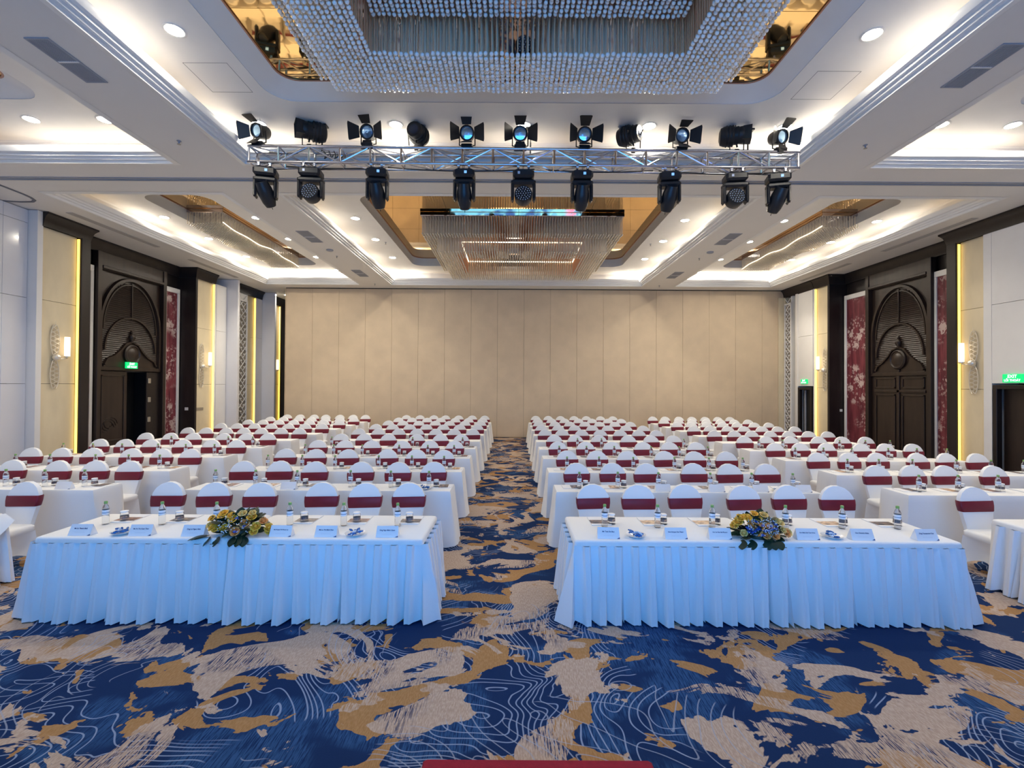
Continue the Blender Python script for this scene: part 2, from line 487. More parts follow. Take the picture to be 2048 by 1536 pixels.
COF = [  # opening x0,x1,y0,y1 and recess x0,x1,y0,y1
    (-4.95, 5.17, -0.3, 8.66, -3.90, 4.12, 0.75, 7.62),
    (-10.0, -6.20, -0.3, 8.66, -9.15, -7.50, 0.75, 7.60),
    (6.46, 10.36, -0.3, 8.66, 7.90, 9.55, 0.75, 7.60),
    (-4.95, 5.17, 10.02, 19.12, -3.84, 4.08, 11.4, 18.2),
    (-10.0, -6.20, 10.02, 19.12, -9.15, -7.50, 11.45, 18.2),
    (6.46, 10.36, 10.02, 19.12, 7.90, 9.55, 11.45, 18.2),
]
def build_ceiling():
    xs = sorted(set([-12.6, 12.8] + [c[0] for c in COF] + [c[1] for c in COF]))
    ys = sorted(set([Y0, YE, 9.29, 9.37] + [c[2] for c in COF] + [c[3] for c in COF]))
    mb = MB()
    for i in range(len(xs) - 1):
        for j in range(len(ys) - 1):
            cx, cy = (xs[i] + xs[i + 1]) / 2, (ys[j] + ys[j + 1]) / 2
            if any(c[0] < cx < c[1] and c[2] < cy < c[3] for c in COF): continue
            if 9.29 < cy < 9.37: continue
            mb.box(xs[i], xs[i + 1], ys[j], ys[j + 1], ZS, ZS + 0.06)
    ceil = struct(mb.build('ceiling', 'plaster', smooth=False))
    # groove of the partition track across the hall
    t = MB()
    t.box(-12.6, 12.8, 9.29, 9.37, ZS + 0.05, ZS + 0.10)
    t.build('track_groove', 'black_seam', ceil, smooth=False)
    t = MB()
    t.box(-12.6, 12.8, 9.255, 9.29, ZS - 0.012, ZS)
    t.box(-12.6, 12.8, 9.37, 9.405, ZS - 0.012, ZS)
    t.build('track_rail', 'vent_grey', ceil, smooth=False)
    roof = MB().box(-12.6, 12.8, Y0, YE, 7.5, 7.6)
    roof.build('roof_slab', 'plaster', ceil, smooth=False)
    for (x0, x1, y0, y1, a0, a1, b0, b1) in COF:
        zr, fin = (ZRF, -0.28) if y0 < 5 else (ZR, 0.008)
        m = MB()
        sweep_rect(m, x0, x1, y0, y1, [(-0.06, ZS - 0.004), (0.0, ZS - 0.02), (0.03, ZS - 0.02), (0.035, ZS + 0.03), (0.075, ZS + 0.035), (0.085, ZS + 0.075),
                                       (0.115, ZS + 0.08), (0.12, ZS + 0.12), (0.16, ZS + 0.135), (0.18, ZS + 0.18), (0.18, ZS + 0.235), (0.14, ZS + 0.235), (0.14, ZS + 0.20), (-0.26, ZS + 0.20)])
        m.build('coffer_moulding', 'moulding', ceil, angle=25)
        m = MB()
        sweep_rect(m, x0, x1, y0, y1, [(-0.26, ZS + 0.20), (-0.26, ZU - 0.03), (-0.23, ZU)])
        m.build('cove_wall', 'plaster_white', ceil, angle=25)
        # coffer ceiling with a rounded opening
        k = 6
        r = 0.42 if x1 - x0 > 6 else 0.38
        inner = rrect(a0, a1, b0, b1, r, k)
        X0, X1, Y_0, Y1 = x0 - 0.24, x1 + 0.24, y0 - 0.24, y1 + 0.24
        cn = [(X1, Y_0), (X1, Y1), (X0, Y1), (X0, Y_0)]
        vs = [(p[0], p[1], ZU) for p in inner] + [(c[0], c[1], ZU) for c in cn]
        n = len(inner)
        fs = []
        for q in range(4):
            s0 = q * (k + 1)
            for i in range(k): fs.append((s0 + i, n + q, s0 + i + 1))
            e = s0 + k
            fs.append((e, n + q, n + (q + 1) % 4, (e + 1) % n))
        MB().add(vs, fs).build('coffer_ceiling', 'plaster_white', ceil, smooth=False)
        m = MB()
        rings = []
        for dd, z in ((0.0, ZU), (0.006, ZU + 0.012), (fin, zr - 0.02)):
            rings.append([(p[0], p[1], z) for p in rrect(a0 - dd, a1 + dd, b0 - dd, b1 + dd, r + dd * 0.5, k)])
        m.loft(rings)
        m.build('recess_fascia', 'plaster_white', ceil)
        m = MB()
        m.loft([[(p[0], p[1], zr - 0.02) for p in rrect(a0 - fin, a1 + fin, b0 - fin, b1 + fin, r + fin * 0.5, k)],
                [(p[0], p[1], zr - 0.02) for p in rrect(a0 - fin + 0.02, a1 + fin - 0.02, b0 - fin + 0.02, b1 + fin - 0.02, r + fin * 0.5, k)],
                [(p[0], p[1], zr - 0.005) for p in rrect(a0 - fin + 0.02, a1 + fin - 0.02, b0 - fin + 0.02, b1 + fin - 0.02, r + fin * 0.5, k)]])
        m.build('recess_trim', 'bronze_trim', ceil)
        # mirror sheets with open joints
        nx = 4 if x1 - x0 > 6 else 1
        ny = 4
        for i in range(nx):
            for j in range(ny):
                u0, u1 = a0 - 0.05 + (a1 - a0 + 0.1) * i / nx, a0 - 0.05 + (a1 - a0 + 0.1) * (i + 1) / nx
                v0, v1 = b0 - 0.05 + (b1 - b0 + 0.1) * j / ny, b0 - 0.05 + (b1 - b0 + 0.1) * (j + 1) / ny
                MB().box(u0 + 0.004, u1 - 0.004, v0 + 0.004, v1 - 0.004, zr, zr + 0.02).build('mirror_sheet', 'mirror_gold', ceil, smooth=False)
        # warm LED strips on the ledge behind the lip
        m = MB()
        g, z = -0.10, ZS + 0.206
        for (p0, p1, q0, q1) in ((x0 + g, x1 - g, y0 + g, y0 + g + 0.05), (x0 + g, x1 - g, y1 - g - 0.05, y1 - g), (x0 + g, x0 + g + 0.05, y0 + g, y1 - g), (x1 - g - 0.05, x1 - g, y0 + g, y1 - g)):
            m.quad((p0, q0, z), (p1, q0, z), (p1, q1, z), (p0, q1, z))
        m.build('cove_strip', 'cove', ceil, smooth=False)
    # access panels in the front coffer and the curved end of the partition track
    for (x0, x1, y0, y1) in ((-4.73, -4.10, 6.70, 7.38), (4.36, 4.99, 6.80, 7.48)):
        m = MB()
        for (a0, a1, b0, b1) in ((x0, x1, y1 - 0.006, y1), (x0, x1, y0, y0 + 0.006), (x0, x0 + 0.006, y0, y1), (x1 - 0.006, x1, y0, y1)):
            m.box(a0, a1, b0, b1, ZU - 0.0015, ZU + 0.001)
        m.build('access_panel_joint', 'vent_dark', ceil, smooth=False)
    m = MB()
    pts = [(-10.50, 9.34), (-10.50, 9.9), (-10.50, 10.10), (-10.53, 10.30), (-10.60, 10.45), (-10.74, 10.54), (-11.02, 10.55), (-11.34, 10.50)]
    for i in range(len(pts) - 1):
        a, b = Vector(pts[i]), Vector(pts[i + 1])
        n = (b - a).normalized()
        n = Vector((-n.y, n.x)) * 0.028
        m.slab([(a.x - n.x, a.y - n.y, ZS - 0.012), (b.x - n.x, b.y - n.y, ZS - 0.012), (b.x + n.x, b.y + n.y, ZS - 0.012), (a.x + n.x, a.y + n.y, ZS - 0.012)], (0, 0, 0.011))
    m.build('track_curve', 'vent_dark', ceil, smooth=False)
    return ceil
ceiling = build_ceiling()

# folding partition across the far end: tall leaves with narrow joints
def build_partition():
    wb = struct(MB().box(-9.54, 11.3, YP + 0.06, YP + 0.14, 0, ZS).build('wall_back', 'black_seam', smooth=False))
    p = 1.107
    k = 0
    x = -9.54
    while x < 11.28:
        x1 = min(x + p, 11.3)
        MB().bbox(x + 0.003, x1 - 0.003, YP, YP + 0.055, 0.02, ZS - 0.03, 0.003).build('panel', 'partition', wb, smooth=False)
        x = x1
        k += 1
    MB().box(-9.54, 11.3, YP - 0.01, YP + 0.15, ZS - 0.03, ZS - 0.002).build('head_seal', 'black_seam', wb, smooth=False)
    MB().box(-9.56, -9.54, YP - 0.02, YP + 0.16, 0, ZS - 0.01).build('end_post', 'partition', wb, smooth=False)
    struct(MB().box(-12.6, 12.8, YE, YE + 0.1, 0, ZS).build('wall_far', 'paint_white', smooth=False))
    struct(MB().box(-12.6, 12.8, Y0 - 0.1, Y0, 0, 7.5).build('wall_front', 'stage_black', smooth=False))
build_partition()

# ------------------------------------------------------------------ side walls
def cornice(parent, pts, s, z1=ZS, h=0.34, out=0.13):
    # dark curved cornice swept along a plan polyline (x, y); s = sign of the wall side
    prof = [(0.0, z1 - h), (0.015, z1 - h), (0.02, z1 - h + 0.05), (0.035, z1 - h + 0.12), (0.065, z1 - 0.12), (0.11, z1 - 0.06), (out, z1 - 0.045), (out, z1 - 0.002), (0.0, z1 - 0.002)]
    P = [Vector((p[0], p[1])) for p in pts]
    nrm = []
    for i in range(len(P) - 1):
        d = (P[i + 1] - P[i]).normalized()
        nrm.append(Vector((-d.y, d.x)) * (-s) * -1 if s < 0 else Vector((-d.y, d.x)))
    rings = []
    for i, p in enumerate(P):
        if i == 0: m = nrm[0]
        elif i == len(P) - 1: m = nrm[-1]
        else:
            m = (nrm[i - 1] + nrm[i])
            m = m / max(0.2, m.dot(nrm[i]))
        rings.append([(p.x + m.x * d, p.y + m.y * d, z) for d, z in prof])
    MB().loft(rings, True, True).build('cornice', 'darker_wood', parent, angle=30)

ZJ = (0.0, 2.16, 4.16, 5.90)
def panel_stack(parent, xf, s, y0, y1, material, name='panel', ztop=5.90, depth=0.04):
    zs = [z for z in ZJ if z < ztop - 0.05] + [ztop]
    for a, b in zip(zs[:-1], zs[1:]):
        MB().bbox(xf, xf + s * depth, y0 + 0.003, y1 - 0.003, a + (0.004 if a > 0 else 0), b - 0.004, 0.003).build(name, material, parent, smooth=False)

def beige_bay(parent, X, s, y0, y1):
    # recessed beige stone panels with a yellow light strip along the far edge
    panel_stack(parent, X + s * 0.10, s, y0, y1, 'beige_panel')
    MB().box(X + s * 0.02, X + s * 0.085, y1 - 0.012, y1 - 0.002, 0.02, 5.86).build('light_strip', 'glow', parent, smooth=False)

def carved_door(parent_label, s, XB, yc, half, right_closed):
    # tall carved wooden arch door set in the bay; local x = depth into the room (positive), y along wall
    t = struct(thing('door_2' if right_closed else 'door_1', parent_label, 'door', (XB, yc, 0), 0))
    f = -s          # towards the room
    H = 5.60
    W = half
    def bx(name, d0, d1, y0, y1, z0, z1, m='dark_wood', par=t, b=0.008):
        return MB().bbox(f * d0, f * d1, y0, y1, z0, z1, b).build(name, m, par, smooth=False)
    def strip(name, pts, wd, d0, d1, m='dark_wood', par=t):     # moulding following yz points
        P = [Vector((p[0], p[1])) for p in pts]
        rings = []
        for i, p in enumerate(P):
            d = (P[min(i + 1, len(P) - 1)] - P[max(i - 1, 0)]).normalized()
            n = Vector((-d.y, d.x)) * wd / 2
            rings.append([(f * d0, p.x - n.x, p.y - n.y), (f * d1, p.x - n.x * 0.6, p.y - n.y * 0.6), (f * d1, p.x + n.x * 0.6, p.y + n.y * 0.6), (f * d0, p.x + n.x, p.y + n.y)])
        return MB().loft(rings, True, True).build(name, m, par, angle=30)
    # surround
    bx('jamb', 0.0, 0.16, -W - 0.02, -W + 0.12, 0, 5.88)
    bx('jamb', 0.0, 0.16, W - 0.12, W + 0.02, 0, 5.88)
    bx('lintel', 0.0, 0.13, -W + 0.12, W - 0.12, 5.18 + 0.22, 5.88)
    bx('lintel_moulding', 0.13, 0.18, -W + 0.13, W - 0.13, 5.42, 5.50)
    bx('back_panel', -0.02, 0.02, -W + 0.12, W - 0.12, 2.55 if not right_closed else 0.0, 5.42)
    # arch
    zsp, rise, a = 3.75, 1.55, W - 0.17
    arc = [(-a, 2.62)] + [(-a * math.cos(PI * i / 24), zsp + rise * math.sin(PI * i / 24)) for i in range(25)] + [(a, 2.62)]
    strip('arch_moulding', arc, 0.13, 0.0, 0.10)
    arc2 = [(-(a - 0.13) * math.cos(PI * i / 24), zsp + (rise - 0.14) * math.sin(PI * i / 24)) for i in range(25)]
    strip('arch_moulding', arc2, 0.06, 0.0, 0.06)
    # louvre slats inside the arch
    m = MB()
    z = 2.75
    while z < zsp + rise - 0.16:
        w_ = a - 0.10 if z < zsp else (a - 0.10) * math.sqrt(max(0.0, 1 - ((z - zsp) / (rise - 0.12)) ** 2))
        if w_ > 0.05:
            vs = [(f * 0.02, -w_, z), (f * 0.045, -w_, z), (f * 0.02, -w_, z + 0.05), (f * 0.02, w_, z), (f * 0.045, w_, z), (f * 0.02, w_, z + 0.05)]
            m.add(vs, [(0, 1, 2), (3, 5, 4), (0, 3, 4, 1), (1, 4, 5, 2)])
        z += 0.058
    o = m.build('louvre_slats', 'dark_wood', t, smooth=False)
    o['kind'] = 'stuff'
    strip('mullion', [(0, 4.1), (0, zsp + rise - 0.08)], 0.05, 0.02, 0.07)
    arc3 = [(-(a - 0.17) * math.cos(PI * i / 20), 3.15 + 1.0 * math.sin(PI * i / 20)) for i in range(21)]
    strip('inner_arch', arc3, 0.075, 0.02, 0.08)
    # pediment and medallion
    zc = 3.05
    ped = [(-(a - 0.15), 2.72), (-(a - 0.25), 2.88), (-0.62, 2.98), (-0.40, 3.16), (-0.22, 3.36), (0, 3.42), (0.22, 3.36), (0.40, 3.16), (0.62, 2.98), (a - 0.25, 2.88), (a - 0.15, 2.72)]
    strip('pediment', ped, 0.075, 0.02, 0.10)
    fill = MB().slab([(f * 0.02, p[0], p[1]) for p in ped] + [(f * 0.02, a - 0.15, 2.62), (f * 0.02, -(a - 0.15), 2.62)], (f * 0.03, 0, 0))
    fill.build('pediment_panel', 'dark_wood', t, smooth=False)
    md = MB()
    md.lathe([(0.30, 0.0), (0.30, 0.05), (0.26, 0.08), (0.235, 0.05), (0.22, 0.05)], 24, (f * 0.05, 0, zc), (f, 0, 0))
    md.build('medallion_ring', 'dark_wood', t)
    md = MB()
    md.lathe([(0.21, 0.0), (0.19, 0.05), (0.12, 0.085), (0.02, 0.10)], 20, (f * 0.05, 0, zc), (f, 0, 0))
    md.build('medallion', 'dark_wood', t)
    fn = MB()
    fn.lathe([(0.10, 0.0), (0.05, 0.04), (0.06, 0.08), (0.09, 0.14), (0.09, 0.20), (0.05, 0.25), (0.03, 0.27), (0.05, 0.32), (0.02, 0.37)], 12, (f * 0.06, 0, zc + 0.36))
    fn.build('finial', 'dark_wood', t)
    bx('rail', 0.0, 0.09, -W + 0.12, W - 0.12, 2.55, 2.66)
    if right_closed:
        # pair of leaves with sunk panels above and below a rail
        for q in (-1, 1):
            lf = MB().bbox(f * 0.0, f * 0.05, q * 0.015, q * (W - 0.14), 0.02, 2.53, 0.006).build('leaf', 'dark_wood', t, smooth=False)
            for z0, z1 in ((0.15, 1.98), (2.16, 2.50)):
                y0, y1 = q * 0.12, q * (W - 0.30)
                for (u0, u1, v0, v1) in ((y0, y1, z0, z0 + 0.05), (y0, y1, z1 - 0.05, z1), (y0, y0 + q * 0.05, z0, z1), (y1 - q * 0.05, y1, z0, z1)):
                    MB().bbox(f * 0.05, f * 0.075, min(u0, u1), max(u0, u1), v0, v1, 0.005).build('panel_moulding', 'dark_wood', lf, smooth=False)
        bx('rail', 0.05, 0.085, -W + 0.26, W - 0.26, 2.04, 2.12)
        bx('mullion', 0.05, 0.085, -0.05, 0.05, 0.05, 2.75)
    else:
        # left leaf shut, right leaf standing open; black sheets paint the passage's shade
        lf = MB().bbox(f * 0.0, f * 0.05, -W + 0.14, -0.14, 0.02, 2.53, 0.006).build('leaf', 'dark_wood', t, smooth=False)
        for (u0, u1, v0, v1) in ((-W + 0.24, -0.24, 0.5, 0.54), (-W + 0.24, -0.24, 2.38, 2.42), (-W + 0.24, -W + 0.28, 0.5, 2.42), (-0.28, -0.24, 0.5, 2.42)):
            MB().bbox(f * 0.05, f * 0.07, u0, u1, v0, v1, 0.005).build('panel_moulding', 'dark_wood', lf, smooth=False)
        sw = MB()
        for k in range(3):
            pts = [(f * 0.055, -W + 0.42 + 0.28 * math.cos(q) * (1 - q / 9) + 0.06 * k, 0.90 + 0.24 * math.sin(q) * (1 - q / 9) + 0.05 * k) for q in [i * 0.45 for i in range(15)]]
            sw.path(pts, 0.010, 5)
        sw.build('carved_scroll', 'dark_wood', lf)
        MB().box(f * -0.5, f * -0.48, -0.13, 0.80, 0, 2.54).build('passage_shade_sheet', 'dark_void', t, smooth=False)
        MB().box(f * -0.5, f * 0.0, -0.14, -0.12, 0, 2.54).build('passage_shade_sheet', 'dark_void', t, smooth=False)
        MB().box(f * -0.5, f * 0.0, 0.78, 0.80, 0, 2.54).build('passage_shade_sheet', 'dark_void', t, smooth=False)
        lf2 = MB().bbox(f * 0.0, f * 0.05, 0.62, W - 0.12, 0.02, 2.53, 0.006).build('leaf', 'darker_wood', t, smooth=False)
        for z0 in (0.95, 1.58, 2.18):
            MB().bbox(f * 0.05, f * 0.075, 0.66, 0.78, z0, z0 + 0.16, 0.008).build('hinge', 'plate_grey', lf2, smooth=False)
    return t

def exit_sign(label, loc, s, wdt=0.44, hgt=0.19, group='green exit signs'):
    t = thing('exit_sign', label, 'sign', loc, 0, group)
    f = -s
    MB().bbox(0, f * 0.04, -wdt / 2, wdt / 2, -hgt / 2, hgt / 2, 0.006).build('housing', 'exit_green', t, smooth=False)
    for txt, sz, z in (('EXIT', hgt * 0.52, hgt * 0.20), ('LỐI THOÁT', hgt * 0.36, -hgt * 0.26)):
        me = text_mesh(txt, sz, 'exit_text', 0.001)
        o = link('lettering', me, t, (f * 0.044, 0, z), (PI / 2, 0, PI / 2 if f > 0 else -PI / 2))
    return t

def sconce(label, X, s, y_orn, y_shade, z=2.80):
    t = thing('wall_sconce', label, 'lamp', (X, y_orn, z), 0, 'wall sconces on the beige panels')
    f = -s
    dy = y_shade - y_orn
    # leaf-shaped metal cage: outline and crossing wires
    m = MB()
    def hw(u): return 0.115 * math.sin(PI * min(1, max(0, (u + 0.0)))) ** 0.6
    for part, (za, zb) in enumerate(((0.06, 0.80), (-0.75, -0.06))):
        L, R = [], []
        for i in range(15):
            u = i / 14
            zz = za + (zb - za) * u
            wdt = 0.115 * (math.sin(PI * (0.06 + 0.9 * u)) ** 0.55)
            L.append((f * 0.03, -wdt, zz))
            R.append((f * 0.03, wdt, zz))
        m.path(L, 0.010, 5)
        m.path(R, 0.010, 5)
        for i in range(0, 13, 1):
            a_, b_ = (L[i], R[min(14, i + 2)]) if i % 2 == 0 else (R[i], L[min(14, i + 2)])
            m.tube(a_, b_, 0.008, n=4)
        m.tube((f * 0.03, 0.01, za), (f * 0.03, -0.015, zb), 0.005, n=4)
    m.tube((f * 0.03, 0, 0.78), (f * 0.03, 0.02, 0.90), 0.006, 0.002, 5)
    m.build('leaf_cage', 'chrome', t)
    b = MB().ball((f * 0.07, 0, 0.0), 0.085, 14, 9)
    b.build('boss', 'chrome', t)
    a = MB().path([(f * 0.07, 0, -0.01), (f * 0.12, dy * 0.5, -0.03), (f * 0.14, dy, -0.01), (f * 0.14, dy, 0.05)], 0.012, 6)
    a.build('arm', 'chrome', t)
    sh = MB().lathe([(0.058, 0.04), (0.060, 0.30), (0.055, 0.52)], 16, (f * 0.14, dy, 0))
    sh.build('shade', 'shade', t)
    MB().lathe([(0.03, 0.0), (0.061, 0.02), (0.061, 0.045)], 16, (f * 0.14, dy, 0)).build('shade_holder', 'chrome', t)
    return t

def art_panel(parent, XB, s, y0, y1, ztop=5.45):
    fr = MB()
    f = -s
    for (a0, a1, z0, z1) in ((y0, y1, ztop - 0.16, ztop), (y0, y1, 0.0, 0.12), (y0, y0 + 0.10, 0.12, ztop - 0.16), (y1 - 0.10, y1, 0.12, ztop - 0.16)):
        fr.bbox(XB + f * 0.0, XB + f * 0.07, a0, a1, z0, z1, 0.008)
    fo = fr.build('art_frame', 'paint_white', parent, smooth=False)
    MB().box(XB + f * 0.01, XB + f * 0.035, y0 + 0.10, y1 - 0.10, 0.12, ztop - 0.16).build('printed_fabric', 'art', parent, smooth=False)

def lattice_strip(parent, X, s, y0, y1):
    f = -s
    m = MB()
    m.bbox(X + f * 0.0, X + f * 0.05, y0, y0 + 0.05, 0.1, 5.6, 0.004)
    m.bbox(X + f * 0.0, X + f * 0.05, y1 - 0.05, y1, 0.1, 5.6, 0.004)
    m.bbox(X + f * 0.0, X + f * 0.05, y0, y1, 5.56, 5.62, 0.004)
    m.build('lattice_frame', 'paint_white', parent, smooth=False)
    m = MB()
    z, wd = 0.15, y1 - y0 - 0.1
    k = 0
    while z < 5.5:
        a, b = (y0 + 0.05, y1 - 0.05) if k % 2 == 0 else (y1 - 0.05, y0 + 0.05)
        m.tube((X + f * 0.03, a, z), (X + f * 0.03, b, z + wd * 0.9), 0.016, n=4)
        m.tube((X + f * 0.03, (a + b) / 2, z + wd * 0.45), (X + f * 0.03, a, z + wd * 0.9), 0.014, n=4)
        m.ball((X + f * 0.03, (a + b * 2) / 3, z + wd * 0.25), 0.03, 6, 4)
        z += wd * 0.5
        k += 1
    o = m.build('lattice_fretwork', 'paint_white', parent)
    o['kind'] = 'stuff'
    MB().box(X + f * 0.001, X + f * 0.006, y0 + 0.05, y1 - 0.05, 0.1, 5.56).build('lattice_back', 'plate_grey', parent, smooth=False)

def build_side(s, XS, XB, name, yy):
    (y_pil, y_be0, y_be1, y_col, y_artn, y_d0, y_d1, y_artf, y_bay, y_be2, y_be3, y_pil2) = yy
    f = -s
    back = XB + s * 0.06
    wall = MB()
    if name == 'wall_left':          # leave the open leaf of the carved door clear
        yo0, yo1 = (y_d0 + y_d1) / 2 - 0.14, (y_d0 + y_d1) / 2 + 0.80
        wall.box(back, back + s * 0.06, Y0, yo0, 0, ZS).box(back, back + s * 0.06, yo1, YE, 0, ZS).box(back, back + s * 0.06, yo0, yo1, 2.54, ZS)
    else:
        wall.box(back, back + s * 0.06, Y0, YE, 0, ZS)
    wl = struct(wall.build(name, 'darker_wood', smooth=False))
    # white lacquered panels towards the stage
    Xw = XS + s * 0.22 if s < 0 else XS
    ye = y_pil
    edges = [ye, ye - 0.54, ye - 1.7, ye - 2.9, ye - 4.1, ye - 5.3, ye - 6.5, ye - 8.5, ye - 10.5, ye - 12.5, ye - 14.5, Y0]
    if s > 0: edges = [ye, 9.85, 8.6, 7.3, 6.0, 4.5, 2.5, 0, -3, Y0]
    for b, a in zip(edges[:-1], edges[1:]):
        if s > 0 and b == ye:        # over the exit door
            for z0, z1 in ((2.30, 4.16), (4.16, 5.9)):
                MB().bbox(Xw, Xw + s * 0.04, a + 0.003, b - 0.003, z0 + 0.004, z1 - 0.004, 0.003).build('panel', 'paint_white', wl, smooth=False)
            continue
        panel_stack(wl, Xw, s, a, b, 'lacquer_white' if s < 0 else 'paint_white', ztop=ZS - 0.01 if s < 0 else 5.9)
    if s > 0: MB().box(XS + 0.05, XB, Y0, y_pil, 5.88, ZS).build('frieze', 'darker_wood', wl, smooth=False)
    # pilaster at the near end of the sconce panel
    MB().bbox(XS, back, y_pil + 0.002, y_be0, 0, ZS - 0.012 if s < 0 else 5.9, 0.004).build('pilaster', 'paint_white', wl, smooth=False)
    beige_bay(wl, XS, s, y_be0, y_be1)
    MB().bbox(XS + f * 0.03, back, y_be1, y_col, 0, 5.90, 0.006).build('column', 'darker_wood', wl, smooth=False)
    # door bay
    art_panel(wl, XB, s, y_artn, y_d0 - 0.04)
    art_panel(wl, XB, s, y_artf, y_bay - 0.03)
    MB().bbox(XB + s * 0.0, XB + s * 0.05, y_d1 + 0.02, y_artf, 0, 5.9, 0.004).build('bay_backing', 'darker_wood', wl, smooth=False)
    MB().bbox(XS, back, y_bay, y_bay + 0.10, 0, 5.90, 0.006).build('column', 'darker_wood', wl, smooth=False)
    beige_bay(wl, XS, s, y_bay + 0.10, y_be3)
    MB().bbox(XS, back, y_be3, y_be3 + 0.06, 0, 5.9, 0.004).build('pilaster', 'paint_white', wl, smooth=False)
    # cornice follows the step of the bay
    cornice(wl, [(XS, y_be0 - 0.02 if s < 0 else 0.5), (XS, y_col), (XB, y_col), (XB, y_bay), (XS, y_bay), (XS, y_be3 + 0.02)], s)
    return wl

wl = build_side(-1, LS, LB, 'wall_left', (11.02, 11.16, 12.13, 12.39, 12.35, 13.17, 15.76, 15.80, 16.55, 16.65, 17.62, 18.30))
wr = build_side(1, RS, RB, 'wall_right', (11.22, 11.42, 12.10, 12.36, 12.55, 13.40, 15.76, 15.84, 17.0, 17.1, 17.84, 18.9))

def far_left():
    s = -1
    # past the sconce panel: pilaster, grey fin, fretwork strip, beige, then the same again in the hall beyond
    panel_stack(wl, LS, s, 17.70, 18.32, 'paint_white')
    MB().bbox(LS + 0.42, LB, 18.34, 18.46, 0, ZS - 0.012, 0.004).build('fin', 'lacquer_white', wl, smooth=False)
    panel_stack(wl, LS, s, 18.46, 19.05, 'paint_white')
    MB().bbox(LS - 0.02, LB, 19.05, 19.80, 0, 5.9, 0.004).build('pilaster', 'paint_white', wl, smooth=False)
    lattice_strip(wl, LS - 0.02, s, 19.12, 19.74)
    beige_bay(wl, LS, s, 19.80, 20.42)
    panel_stack(wl, LS, s, 20.42, 20.92, 'paint_white')
    MB().bbox(LS + 0.55, LB, 20.94, 21.06, 0, ZS - 0.012, 0.004).build('fin', 'lacquer_white', wl, smooth=False)
    beige_bay(wl, LS, s, 21.30, 22.60)
    MB().bbox(LS + 0.03, LB, 22.60, 23.4, 0, 5.9, 0.004).build('column', 'darker_wood', wl, smooth=False)
    cornice(wl, [(LS, 19.05), (LS, 20.42)], s)
    cornice(wl, [(LS, 20.43), (LS, 20.90)], s)
    cornice(wl, [(LS, 21.10), (LS, 23.4)], s)
    MB().box(LS + 0.0, LB, 23.4, YE, 0, ZS - 0.012).build('panel', 'darker_wood', wl, smooth=False)
far_left()

def far_right():
    s = 1
    # wall with the far exit door, then a stepped-back bay with fretwork meeting the partition
    for z0, z1 in ((2.22, 4.16), (4.16, 5.9)):
        MB().bbox(RS, RS + 0.04, 17.94, 18.86, z0 + 0.004, z1 - 0.004, 0.003).build('panel', 'paint_white', wr, smooth=False)
    MB().bbox(RS - 0.02, RB, 18.86, 19.02, 0, 5.9, 0.004).build('pilaster', 'paint_white', wr, smooth=False)
    panel_stack(wr, RS - 0.05 + 0.25, s, 19.02, 19.30, 'beige_panel')
    MB().bbox(RS - 0.0, RB, 19.30, 19.36, 0, 5.9, 0.004).build('pilaster', 'paint_white', wr, smooth=False)
    lattice_strip(wr, RS - 0.02, s, 19.24, 19.72)
    MB().bbox(RS - 0.02, RB, 19.72, 19.83, 0, 5.9, 0.004).build('panel', 'beige_panel', wr, smooth=False)
    MB().bbox(RS - 0.26, RB, 19.78, 19.84, 0, 5.9, 0.004).build('end_panel', 'beige_panel', wr, smooth=False)
    cornice(wr, [(RS, 17.88), (RS, 19.84)], s)
far_right()

carved_door('dark carved arch door with one leaf standing open, on the left wall', -1, LB, 14.46, 1.29, False)
carved_door('dark carved arch double door with leaves shut, on the right wall', 1, RB, 14.58, 1.23, True)
exit_sign('green exit sign on the left arch door rail', (LB + 0.13, 14.35, 2.72), -1)
exit_sign('green exit sign at the right edge over the near dark doorway', (RS - 0.005, 10.72, 2.42), 1)
exit_sign('small green exit sign over the far doorway in the right wall', (RS - 0.005, 18.42, 2.40), 1, 0.40, 0.17)
sconce('lit wall sconce on the near beige panel of the left wall', LS - 0.10, -1, 11.56, 11.76)
sconce('lit wall sconce on the second beige panel along the left wall', LS - 0.10, -1, 17.0, 17.30)
sconce('lit wall sconce glimpsed past the left end of the folding partition', LS - 0.10, -1, 22.0, 22.25)
sconce('lit wall sconce on the near beige panel of the right wall', RS + 0.10, 1, 11.74, 11.94)
sconce('lit wall sconce on the far beige panel of the right wall', RS + 0.10, 1, 17.35, 17.58)

def exit_door(label, y0, y1, h, num):
    d = struct(bpy.data.objects.new('door_%d' % (num + 2), None))
    C.objects.link(d)
    d.location = (RS, (y0 + y1) / 2, 0)
    tag(d, label, 'door')
    hw = (y1 - y0) / 2
    m = MB()
    m.bbox(-0.03, 0.10, -hw, -hw + 0.10, 0, h, 0.006).bbox(-0.03, 0.10, hw - 0.10, hw, 0, h, 0.006).bbox(-0.03, 0.10, -hw + 0.10, hw - 0.10, h - 0.10, h, 0.006)
    m.build('door_frame', 'darker_wood', d, smooth=False)
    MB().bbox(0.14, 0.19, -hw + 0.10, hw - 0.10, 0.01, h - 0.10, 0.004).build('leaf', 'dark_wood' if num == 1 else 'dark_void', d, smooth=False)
    if num == 2: MB().box(0.09, 0.13, 0.14, 0.20, 0.01, h - 0.12).build('leaf_edge', 'vent_grey', d, smooth=False)
    return d
exit_door('dark exit door at the right edge of the right wall', 9.88, 11.18, 2.27, 1)
exit_door('small dark doorway near the far end of the right wall', 17.96, 18.84, 2.18, 2)

